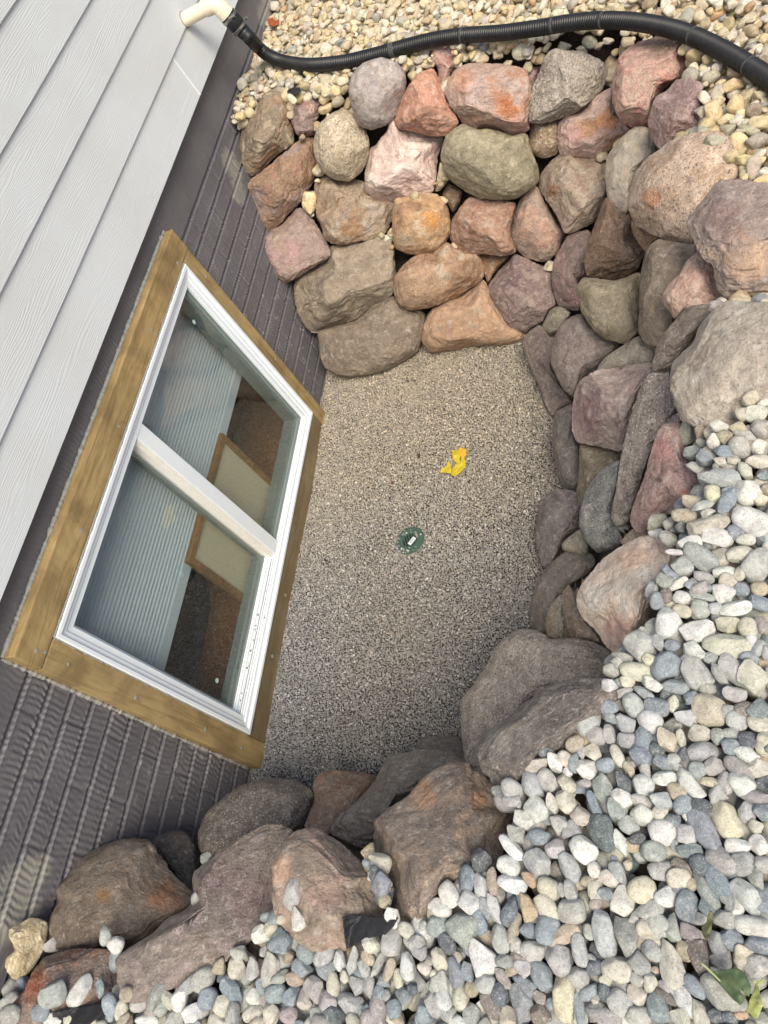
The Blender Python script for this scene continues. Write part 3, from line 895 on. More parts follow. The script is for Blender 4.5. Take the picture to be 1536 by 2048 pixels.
OL, BR, PU, PK, OR, TN, GR, DK, RD = (128, 110, 86), (150, 112, 78), (138, 112, 112), (188, 150, 142), (186, 116, 66), (176, 158, 130), (146, 140, 134), (100, 92, 86), (166, 104, 84)
LP, GP, YO = (206, 178, 172), (150, 138, 140), (170, 130, 70)
BLD = [
 # crop | outline | (base, second, third) | style | nudge | hf | label
 ('A', '470,450 400,440 300,500 230,600 150,700 115,850 130,1000 170,1110 225,1120 300,1060 400,960 520,870 525,780 495,680 490,560', (OL, BR, TN), 'a', 0.02, .8, 'olive-brown wedge boulder at the house end of the top row of the far wall'),
 ('A', '500,590 560,540 650,525 730,550 725,650 690,720 690,800 610,820 550,800 510,700', (PU, RD, PK), 'a', -.03, .8, 'small purplish-pink boulder wedged in the top row between the olive and the tan egg-shaped ones'),
 ('A', '640,820 690,850 720,980 715,1100 640,1230 560,1340 470,1430 390,1520 295,1570 220,1500 180,1400 170,1260 200,1150 320,1060 450,950 540,870', (BR, PU, RD), 'a', 0.0, .8, 'large brown boulder with a pinkish top, second row of the far wall beside the foundation'),
 ('A', '890,615 980,640 1060,720 1100,840 1100,960 1050,1080 960,1155 860,1150 760,1090 700,990 680,880 710,760 780,670', (TN, (166, 150, 116), (196, 182, 150)), 'r', 0.02, .9, 'speckled tan egg-shaped boulder with a flat round scar'),
 ('A', '1190,215 1290,240 1370,310 1390,400 1370,520 1320,640 1230,730 1120,760 1030,720 980,600 955,480 975,350 1060,260', (GP, (172, 160, 162), BR), 'r', 0.03, .9, 'smooth lilac-grey round boulder right under the black hose'),
 ('B', '200,310 260,300 310,400 350,530 400,620 445,700 400,770 330,815 220,810 100,780 0,760 -46,700 -10,590 30,490 90,400 140,340', ((190, 126, 96), (176, 108, 74), (205, 150, 125)), 'a', 0.03, .8, 'terracotta-orange triangular boulder in the top row of the far wall'),
 ('B', '260,130 330,115 400,150 445,220 440,290 390,360 350,470 300,430 290,300 240,230', ((188, 136, 126), (172, 112, 104), LP), 'a', -.05, .8, 'rough pink-red boulder poking up behind the terracotta one'),
 ('B', '520,255 640,260 760,258 860,280 960,300 1000,400 1005,480 990,620 985,760 940,800 860,815 760,785 660,760 560,765 480,710 400,600 355,490 370,400 430,310', ((172, 136, 124), (180, 120, 82), (184, 158, 158)), 'a', 0.03, .8, 'big blocky pink and rust boulder in the middle of the far wall top row'),
 ('B', '960,300 1080,280 1060,340 1010,440 980,400', ((160, 116, 124), PU, PK), 'a', -.03, .8, 'small mauve stone squeezed between the rust block and the grey slab'),
 ('B', '1180,150 1290,160 1390,165 1470,200 1550,240 1588,310 1575,400 1530,480 1440,560 1350,630 1270,670 1150,705 1040,715 990,700 1000,560 1020,430 1070,330 1110,220', ((146, 134, 124), (130, 118, 104), (160, 150, 140)), 'a', 0.04, .75, 'broad grey slab-like boulder leaning in the top row of the far wall'),
 ('B', '-60,655 -95,770 -164,860 -244,930 -260,1050 -268,1180 -244,1260 -164,1300 -54,1315 60,1290 180,1260 255,1235 275,1100 290,960 330,830 250,815 120,790 0,765', ((206, 176, 172), (190, 152, 150), (222, 200, 194)), 'a', -.01, .8, 'pale pink layered block under the terracotta boulder'),
 ('B', '480,730 600,765 720,770 860,810 960,800 985,870 1020,970 1060,1060 1060,1150 1000,1220 880,1290 750,1300 600,1285 480,1220 390,1150 340,1060 320,950 350,840 400,780', ((146, 136, 104), (128, 120, 86), (168, 156, 122)), 'r', 0.03, .85, 'largest rounded olive-green boulder in the far wall'),
 ('B', '1010,715 1100,712 1220,690 1240,760 1240,900 1190,960 1100,985 1020,950 990,880 995,780', ((154, 122, 84), (132, 100, 66), TN), 'r', -.01, .9, 'small brown egg-shaped stone below the grey slab'),
 ('C', '-70,720 -20,660 80,610 180,540 260,480 340,450 350,560 370,640 420,700 470,760 400,830 320,920 240,980 140,990 0,985 -60,960 -80,860', ((190, 152, 146), (190, 130, 78), (180, 150, 140)), 'a', 0.0, .8, 'pink boulder with an ochre right end, second row below the grey slab'),
 ('C', '640,60 740,50 840,70 890,130 900,200 935,280 890,380 800,400 720,470 660,560 620,640 615,740 500,755 430,720 370,630 345,530 350,400 380,260 430,170 530,100', ((192, 142, 128), (182, 112, 102), (176, 150, 124)), 'a', 0.04, .85, 'big rose-pink boulder with soil on top, just below the hose'),
 ('C', '830,390 940,375 1040,430 1005,510 1020,620 1040,760 960,800 850,830 740,890 700,910 640,830 615,720 640,600 680,510 760,470', ((152, 116, 118), (140, 104, 98), (172, 142, 146)), 'a', 0.03, .8, 'mauve angular boulder at the right end of the top row, beside the rose-pink one'),
 ('C', '560,740 610,760 650,850 665,950 580,1040 510,1140 470,1240 460,1380 420,1430 350,1400 310,1290 290,1180 285,1060 320,940 400,840 490,760', ((184, 172, 158), (168, 156, 142), (200, 180, 140)), 'r', 0.0, .8, 'pale cream-grey upright boulder left of the huge tan one'),
 ('F', '720,-252 850,-320 1000,-355 1150,-360 1250,-310 1310,-200 1340,-60 1270,80 1160,220 1090,340 1040,430 990,505 880,495 740,450 620,390 520,330 470,200 470,80 520,-60 600,-170', ((180, 150, 126), (166, 130, 96), (192, 166, 146)), 'r', 0.02, .8, 'huge smooth tan boulder with brown stains at the corner of the well'),
 ('F', '1160,10 1300,0 1450,20 1620,80 1720,200 1740,700 1640,900 1500,920 1330,925 1200,900 1130,800 1120,660 1040,610 990,520 950,420 915,320 970,230 1050,140', ((150, 128, 122), (168, 140, 122), (132, 116, 116)), 'a', 0.05, .7, 'large grey-mauve boulder cut by the right edge with a dark purple patch'),
 ('F', '300,130 340,210 400,280 470,270 490,350 520,470 590,540 560,620 520,700 430,745 340,770 240,755 160,740 130,680 130,560 170,440 210,330 260,200', ((132, 98, 68), (116, 82, 60), (150, 120, 100)), 'a', -.02, .8, 'dark rust-brown boulder under the pale upright one'),
 ('F', '490,310 560,360 640,420 690,440 640,480 600,550 540,480 495,400', ((160, 112, 62), BR, TN), 'a', -.05, .8, 'small amber stone tucked beneath the huge tan boulder'),
 ('F', '-45,-207 -110,-162 -180,-92 -220,-12 -220,78 -160,158 -100,250 -30,390 20,405 110,370 190,330 240,240 280,130 290,90 285,0 290,-100 270,-170 160,-165 60,-170', ((160, 136, 120), (146, 112, 90), (168, 156, 134)), 'a', 0.01, .8, 'pinkish-tan boulder with a rust streak in the middle of the second row'),
 ('E', '900,90 960,50 1000,90 1030,160 1090,230 1150,340 1200,420 1160,480 1130,560 1060,620 950,615 860,570 800,500 770,400 780,280 830,180', ((158, 130, 116), (184, 136, 112), (140, 124, 110)), 'r', -.01, .8, 'rounded dusky-pink boulder in the third row between two rust ones'),
 ('E', '480,130 600,140 720,155 810,180 790,270 770,370 780,460 810,545 740,580 600,570 440,560 340,510 305,420 320,310 380,220 430,160', ((166, 118, 90), (150, 100, 72), (176, 148, 134)), 'a', 0.02, .8, 'red-brown blocky boulder with a pale lower edge under the olive-green one'),
 ('E', '0,130 110,105 200,110 270,180 300,280 305,400 260,490 180,555 60,570 -30,560 -110,520 -130,430 -135,300 -120,160 -60,135', ((182, 134, 72), (150, 104, 58), (190, 166, 130)), 'r', 0.02, .85, 'golden-ochre rounded boulder in the third row of the far wall'),
 ('E', '300,30 400,90 380,180 330,250 290,190 250,110', ((140, 110, 68), BR, OL), 'r', -.05, .8, 'little brown stone in the gap behind the golden-ochre boulder'),
 ('E', '280,480 340,520 430,560 520,570 560,660 560,750 480,820 380,890 260,940 130,980 0,995 -80,950 -120,850 -110,740 -40,650 60,570 180,550', ((166, 126, 88), (146, 100, 60), (178, 160, 140)), 'r', 0.03, .85, 'long oval orange-brown boulder leaning to the left in the fourth row'),
 ('E', '540,575 680,580 760,590 700,650 640,720 600,790 570,720', ((168, 116, 62), BR, TN), 'r', -.04, .8, 'small orange stone standing between the long oval and the purple angular boulders'),
 ('E', '560,760 620,870 680,990 760,1090 850,1160 910,1180 870,1230 760,1262 600,1272 500,1275 400,1300 250,1320 150,1320 100,1250 110,1130 150,1020 260,940 400,890 500,810', ((180, 136, 98), (164, 122, 86), (150, 128, 104)), 'r', 0.0, .8, 'wide orange-tan boulder standing on the pea gravel at the foot of the far wall'),
 ('E', '820,570 960,640 1090,690 1100,760 1110,860 1130,960 1060,1010 1020,1080 940,1120 880,1165 780,1130 700,1060 640,960 570,880 600,810 680,700 760,620', ((136, 110, 110), (116, 88, 96), (150, 130, 122)), 'a', 0.04, .8, 'dark purple angular boulder at the foot of the far wall near the corner'),
 ('E', '1210,430 1290,400 1370,390 1390,420 1370,540 1340,640 1360,740 1290,790 1310,900 1290,1000 1200,990 1140,960 1100,850 1090,740 1110,620 1160,520', ((138, 112, 110), (160, 116, 116), (124, 104, 100)), 'a', -.01, .8, 'plum-coloured upright boulder with a pink vein'),
 ('F', '130,750 240,760 350,775 450,750 550,720 560,860 550,1000 540,1170 470,1240 400,1250 300,1220 200,1150 130,1050 90,960 60,830', ((150, 136, 108), (134, 118, 88), (166, 154, 128)), 'r', 0.0, .85, 'khaki-green boulder in the corner, under the dark rust-brown one'),
 ('F', '700,460 800,480 950,500 1000,540 970,650 900,760 850,850 810,930 800,1000 815,1080 780,1170 700,1280 600,1250 540,1170 550,1000 555,820 570,680 600,560 640,500', ((134, 116, 98), (112, 92, 76), (150, 134, 116)), 'r', -.01, .8, 'tall dark brown boulder standing on end in the corner'),
 ('F', '1000,550 1060,610 1130,680 1140,800 1200,890 1220,930 1100,960 980,970 880,1000 820,1060 790,1020 740,960 730,880 780,800 860,720 920,620', ((184, 144, 130), (170, 128, 112), (196, 166, 154)), 'a', 0.0, .8, 'salmon-pink boulder below the grey-mauve one at the right'),
 ('F', '900,990 1030,960 1180,960 1120,1030 1040,1090 980,1180 940,1300 870,1400 790,1470 650,1490 650,1400 680,1290 740,1180 820,1080', ((130, 114, 104), (112, 98, 92), (150, 136, 124)), 'a', 0.0, .8, 'narrow grey-brown boulder slanting beside the huge grey one'),
 ('G', '980,270 1010,220 1100,130 1140,40 1200,-30 1290,-100 1400,-100 1540,-90 1680,0 1700,300 1540,500 1400,590 1330,620 1250,610 1190,620 1120,600 1050,570 1010,480 980,380', ((164, 152, 142), (150, 134, 122), (186, 180, 172)), 'a', 0.03, .75, 'huge pale grey boulder on the right rim, above the pebble bed'),
 ('G', '350,30 420,-20 480,-30 530,40 600,100 700,130 650,190 600,230 560,280 480,330 440,390 425,440 370,400 320,310 290,220 310,110', ((140, 124, 120), (128, 110, 110), (160, 148, 148)), 'r', -.02, .8, 'grey-mauve sloping boulder at the inner corner, above the pink-purple block'),
 ('G', '790,95 840,130 900,160 890,230 870,260 740,270 620,285 560,290 600,220 700,150', ((136, 128, 116), DK, GR), 'r', -.03, .8, 'low grey boulder wedged behind the pink-purple block'),
 ('G', '230,30 270,90 320,110 300,200 300,260 330,350 370,410 420,460 380,490 330,520 300,560 260,500 230,400 190,300 150,210 130,130 170,70', ((122, 104, 100), (110, 92, 94), (136, 120, 112)), 'a', -.01, .7, 'narrow dark maroon slab at the far right corner of the gravel'),
 ('E', '1030,1090 1080,1000 1150,970 1230,1020 1200,1090 1130,1170 1070,1200 1020,1140', ((150, 144, 122), (138, 130, 108), (164, 158, 138)), 'r', 0.0, .9, 'small grey-green cobble lodged in the inner corner'),
 ('G', '460,350 560,290 700,265 870,250 860,310 830,340 790,420 750,540 720,640 700,745 560,720 440,700 410,600 420,480 435,400', ((160, 136, 134), (122, 98, 104), (178, 162, 160)), 'a', 0.03, .8, 'pink-purple square block jutting into the well on the right bank'),
 ('G', '850,310 970,315 990,420 1020,520 1040,585 930,600 900,650 880,760 840,850 800,950 770,1060 740,1160 660,1185 640,1100 670,960 690,820 720,660 770,480 820,360', ((136, 124, 118), (108, 92, 90), (158, 148, 142)), 'a', 0.05, .75, 'long dark grey slab standing on edge on the right bank'),
 ('G', '900,650 940,600 1040,590 1060,680 1100,780 1150,880 1180,990 1140,1030 1000,1090 900,1150 840,1225 780,1210 745,1150 770,1050 830,900 860,780', ((160, 124, 124), (128, 100, 94), (176, 150, 150)), 'a', 0.04, .75, 'pinkish three-sided boulder with a small dark hole, beside the pebbles'),
 ('G', '320,540 400,490 420,500 410,600 430,690 460,740 460,840 440,980 380,970 330,880 310,760 300,620', ((112, 106, 102), (98, 92, 90), (130, 122, 112)), 'r', -.01, .8, 'slim slate-grey boulder on the gravel below the pink-purple block'),
 ('G', '460,720 560,730 690,750 700,820 600,880 540,950 490,1040 460,1060 440,980 455,840', ((118, 106, 86), (104, 92, 76), (132, 120, 100)), 'r', -.05, .8, 'shaded khaki boulder in the hollow beneath the pink-purple block'),
 ('G', '690,805 680,920 650,1050 650,1170 760,1190 720,1260 640,1310 560,1330 500,1270 460,1180 460,1090 490,990 540,910 600,850', ((132, 134, 136), (106, 110, 116), (152, 154, 154)), 'r', -.01, .85, 'blue-grey rounded granite boulder under the long dark slab'),
 ('H', '660,-66 770,-50 810,20 795,120 800,170 740,220 690,290 650,360 590,415 560,380 540,280 525,180 550,60 600,-30', ((110, 102, 106), (94, 86, 94), (128, 118, 118)), 'a', -.01, .75, 'dark violet-grey boulder on the right edge of the gravel'),
 ('H', '690,270 740,220 800,180 830,230 850,290 830,330 700,310', ((144, 142, 126), TN, GR), 'r', -.04, .8, 'small grey-green stone between the violet-grey and the blue-grey boulders'),
 ('H', '740,300 840,310 890,380 830,470 740,510 700,570 640,620 590,700 600,800 560,810 500,770 500,640 530,520 600,410 680,340', ((116, 108, 104), (104, 98, 96), (128, 118, 112)), 'r', -.01, .75, 'smooth dark grey boulder on the gravel left of the big pink-white one'),
 ('H', '690,580 700,680 740,780 760,860 680,860 600,830 590,720 630,630', ((148, 140, 122), (160, 130, 80), (166, 160, 148)), 'r', -.02, .8, 'little lichen-yellow stone low between the dark grey and the pink-white boulders'),
 ('H', '850,470 790,580 790,680 850,780 930,880 970,930 900,915 800,880 740,840 700,700 690,580 740,510', ((140, 116, 98), (124, 100, 86), (160, 134, 110)), 'a', -.03, .7, 'brown flank stone hugging the underside of the pink-white boulder'),
 ('H', '1040,290 1150,240 1240,225 1320,250 1400,330 1420,430 1360,520 1290,610 1240,700 1210,800 1140,880 1095,950 1040,970 960,900 900,810 830,740 780,640 790,550 850,470 930,370', ((212, 190, 176), (204, 172, 160), (200, 196, 190)), 'a', 0.04, .8, 'big pink and white boulder bordering the pebbles in the middle of the right bank'),
 ('H', '1050,260 1120,180 1210,205 1280,250 1180,280 1100,290', ((172, 148, 128), TN, PK), 'r', -.03, .8, 'small buff stone showing behind the top of the pink-white boulder'),
 ('H', '450,800 540,810 620,860 760,860 870,880 980,940 1040,1000 1040,1080 930,1130 800,1120 650,1180 500,1250 380,1350 280,1440 240,1560 240,1700 126,1650 96,1540 75,1400 85,1230 180,1100 240,1000 300,890 370,830', ((138, 126, 118), (122, 108, 100), (156, 146, 138)), 'r', 0.02, .75, 'very large grey-brown boulder at the near right corner of the gravel'),
 ('I', '1400,170 1500,175 1600,200 1640,300 1560,380 1480,430 1420,520 1300,630 1190,650 1110,720 1060,800 970,880 880,820 810,720 778,610 830,505 950,430 1080,320 1200,240 1330,190', ((112, 104, 102), (98, 92, 92), (142, 136, 130)), 'a', 0.13, .8, 'dark grey boulder with a reddish ridge running under the pebbles'),
 ('I', '600,705 720,700 770,755 850,800 950,880 1050,960 1010,1060 970,1150 940,1240 880,1350 800,1380 680,1460 580,1500 540,1570 480,1650 400,1700 290,1640 240,1560 215,1400 190,1330 140,1280 140,1180 160,1060 240,980 370,900 450,800 530,740', ((132, 116, 106), (112, 98, 92), (158, 128, 104)), 'a', 0.06, .8, 'largest brown boulder in the foreground with an ochre crest'),
 ('J', '1320,180 1450,165 1620,150 1780,190 1790,240 1680,250 1560,300 1500,380 1400,450 1300,520 1240,600 1220,720 1150,760 1040,710 950,650 1010,560 1130,460 1230,340 1280,240', ((110, 104, 98), (98, 92, 88), (134, 130, 126)), 'a', -.01, .8, 'charcoal-grey angular boulder behind the ochre-crested one'),
 ('I', '400,630 430,550 560,530 660,535 700,600 720,680 560,640', ((104, 98, 94), DK, (120, 112, 104)), 'r', -.05, .7, 'low dark stone half sunk in the gravel at the near corner'),
 ('J', '880,310 960,280 1080,285 1200,300 1240,350 1200,420 1130,500 1040,570 950,665 880,650 800,630 820,560 860,460 850,380', ((138, 112, 92), (126, 90, 66), (146, 128, 112)), 'a', -.01, .8, 'rust-edged brown boulder on the near edge of the gravel'),
 ('J', '480,350 600,330 730,340 800,380 850,440 840,520 800,620 730,665 640,650 560,660 460,720 340,790 230,810 160,770 150,650 200,540 300,450 380,390', ((110, 100, 92), (98, 86, 78), (130, 118, 106)), 'r', 0.0, .85, 'coarse dark brown boulder against the foundation at the near end of the gravel'),
 ('K', '1536,380 1400,450 1280,540 1190,600 1190,730 1200,765 1130,840 1010,900 930,1000 850,1060 725,1100 720,1250 760,1370 850,1400 1000,1340 1150,1280 1300,1220 1440,1100 1560,1000 1640,930 1700,850 1700,700 1710,560 1740,440 1795,370 1715,330 1615,330', ((130, 116, 112), (116, 102, 96), (142, 122, 128)), 'a', 0.03, .65, 'long purple-streaked boulder stretching along the near bank'),
 ('K', '420,1080 600,1080 700,1090 750,1180 760,1320 660,1400 560,1460 400,1510 250,1560 130,1600 60,1540 70,1430 150,1330 200,1230 270,1130', ((124, 106, 98), (140, 92, 68), (116, 102, 98)), 'a', 0.03, .65, 'rust-ended brown slab at the bottom left corner'),
 ('K', '840,405 930,430 990,520 1060,620 1140,700 1210,765 1140,860 1020,930 940,1020 850,1080 740,1110 600,1110 420,1100 330,1060 290,960 320,860 370,780 350,720 400,640 500,530 600,460 720,420', ((124, 108, 94), (108, 94, 84), (138, 112, 88)), 'r', 0.02, .8, 'big brown boulder with a rusty right side leaning on the foundation at the lower left'),
 ('K', '1000,370 1080,345 1150,370 1200,450 1230,540 1200,640 1190,740 1120,700 1050,620 980,520 930,420', ((92, 84, 76), (82, 74, 68), (108, 98, 88)), 'a', -.08, .8, 'dark brown boulder in the shadow behind the big rusty-sided one'),
 ('J', '850,640 940,670 1040,740 1130,830 1200,930 1240,1030 1280,1130 1260,1220 1150,1280 1060,1390 960,1365 880,1395 780,1350 700,1270 630,1200 600,1060 610,880 650,760 740,670', ((142, 124, 110), (160, 130, 116), (124, 108, 96)), 'a', 0.05, .8, 'steep brown and pink boulder in the middle of the near bank, beside the black fabric'),
 ('D', '440,140 520,170 570,240 620,330 670,420 690,500 650,540 560,590 470,650 390,700 340,715 270,680 210,600 170,500 165,400 220,330 320,270 380,200', ((150, 122, 114), (156, 118, 118), (160, 134, 104)), 'a', 0.02, .8, 'square purple-pink boulder against the foundation in the third row'),
 ('D', '570,0 590,-80 680,-110 745,-75 870,-85 960,-60 985,20 1080,70 1190,90 1170,200 1130,310 1060,360 960,390 840,410 750,415 660,380 630,280 590,180', ((160, 134, 106), (146, 112, 76), (172, 160, 150)), 'a', 0.0, .85, 'tan-brown block below the speckled egg-shaped boulder'),
 ('D', '800,420 960,400 1080,360 1160,400 1180,500 1190,640 1180,760 1130,830 1000,900 890,990 740,1050 600,1090 530,1085 470,1000 430,880 415,760 430,680 560,600 660,540 690,440', ((142, 126, 106), (126, 110, 94), (154, 136, 110)), 'a', 0.02, .8, 'long grey-brown boulder with a mud-streaked face above the bottom one by the wall'),
 ('D', '1190,810 1240,870 1310,910 1400,930 1430,1000 1400,1150 1330,1270 1200,1350 1060,1400 900,1430 800,1430 700,1390 640,1340 615,1200 610,1090 740,1050 900,1000 1010,900 1120,830', ((124, 108, 92), (114, 98, 84), (136, 120, 102)), 'r', 0.0, .8, 'bottom grey-brown boulder standing on the gravel beside the foundation'),
]
PATCH = {  # extra patches of colour of single stones: pixel, radius, colour, weight
 3: [(678, 327, 24, (140, 126, 104), .6)], 7: [(1015, 210, 30, (176, 104, 48), .9), (930, 165, 30, (176, 116, 70), .5), (1040, 250, 22, (196, 150, 150), .7)],
 13: [(1215, 240, 26, (196, 132, 66), .9), (1150, 270, 26, (200, 156, 160), .7)], 14: [(1320, 90, 36, (92, 78, 64), .9), (1325, 145, 30, (206, 134, 124), .7)],
 17: [(1300, 400, 26, (160, 106, 60), .8), (1400, 300, 60, (190, 164, 148), .7)], 18: [(1440, 430, 62, (112, 92, 92), .9), (1500, 520, 60, (178, 148, 124), .7)],
 21: [(1105, 380, 18, (140, 92, 58), .9), (1140, 390, 16, (132, 132, 96), .5)], 24: [(860, 440, 24, (196, 136, 52), .8), (810, 480, 18, (150, 146, 140), .8)],
 40: [(1180, 830, 52, (122, 92, 100), .9)], 42: [(1325, 900, 36, (186, 136, 140), .7), (1318, 960, 7, (52, 44, 42), 1), (1368, 985, 10, (224, 140, 120), .9)],
 51: [(1190, 1200, 34, (214, 216, 216), .6), (1240, 1250, 36, (206, 156, 150), .7), (1265, 1120, 34, (214, 178, 150), .6)],
 55: [(850, 1590, 36, (172, 126, 86), .6), (960, 1600, 26, (176, 124, 80), .5)], 60: [(500, 1800, 60, (122, 96, 106), .5), (440, 1760, 50, (134, 108, 116), .4), (380, 1880, 50, (112, 104, 98), .6)],
 61: [(60, 1970, 50, (150, 84, 50), .9)], 62: [(205, 1790, 20, (164, 118, 66), .7), (330, 1790, 45, (156, 104, 66), .7), (200, 1850, 60, (96, 86, 78), .5), (250, 1700, 40, (160, 150, 142), .4)],
 64: [(560, 1740, 36, (182, 150, 132), .7)], 54: [(1000, 1480, 36, (150, 150, 146), .5)], 58: [(640, 1560, 14, (142, 86, 54), .8)],
 65: [(580, 500, 30, (172, 134, 136), .6)], 66: [(700, 450, 34, (150, 104, 58), .6)],
}
KC = 1.30
rock_V, rock_F, rk_n = [], [], 0
LM = []
OUTL = []
GRAN = (3, 9, 12, 17, 41, 45, 49, 53, 59)
SAND = (0, 5, 10, 16, 28, 32, 33, 37, 44, 48, 58, 62, 64, 67, 68)
for i, (c, pts, cols, st, nud, hf, lab) in enumerate(BLD):
    pp = crop(c, pts)
    P, F0, cen, mr, Q = stone_from_outline(pp, st, nud, hf, 101 + i * 7, 6, grow=1.02, push=-0.12)
    OUTL.append(np.array(pp))
    cc = stone_color(P, Q, 11 + i * 3, cols, PATCH.get(i, ()), KC)
    o = link('boulder', mesh_np('boulder', P - cen, F0, (M_GRANITE if i in GRAN else (M_SANDST if i in SAND else M_BOULDER)), cc), label=lab, category='boulder',
             group='boulders lining the window well')
    o.location = cen
    rock_V.append(P); rock_F.append(F0 + rk_n); rk_n += len(P)
    LM.append((np.mean([a for a, b in pp]), np.mean([b for a, b in pp]), lab))
# ------------------------------------------------------------------ river pebbles
PAL = {'W': (226, 223, 216), 'C': (212, 202, 180), 'T': (192, 174, 146), 'G': (184, 182, 177), 'B': (147, 158, 167), 'D': (112, 119, 127),
       'P': (192, 189, 186), 'Y': (222, 208, 172), 'K': (140, 128, 118), 'O': (200, 166, 132), 'R': (172, 160, 156), 'V': (146, 149, 160), 'N': (168, 172, 168)}
CNAME = {'W': 'off-white', 'C': 'cream', 'T': 'tan', 'G': 'light grey', 'B': 'blue-grey', 'D': 'dark grey', 'P': 'pinkish-grey', 'Y': 'pale yellow',
         'K': 'brown', 'O': 'light orange', 'R': 'dusty pink', 'V': 'violet-grey', 'N': 'greenish-grey'}
PC = {1: (1186, 740, 4.389), 2: (1186, 1050, 4.389), 3: (1186, 1370, 4.389), 4: (1186, 1698, 4.389), 5: (860, 1698, 4.389),
      6: (530, 1698, 4.389), 7: (900, 1380, 4.389), 8: (0, 1780, 2.844)}
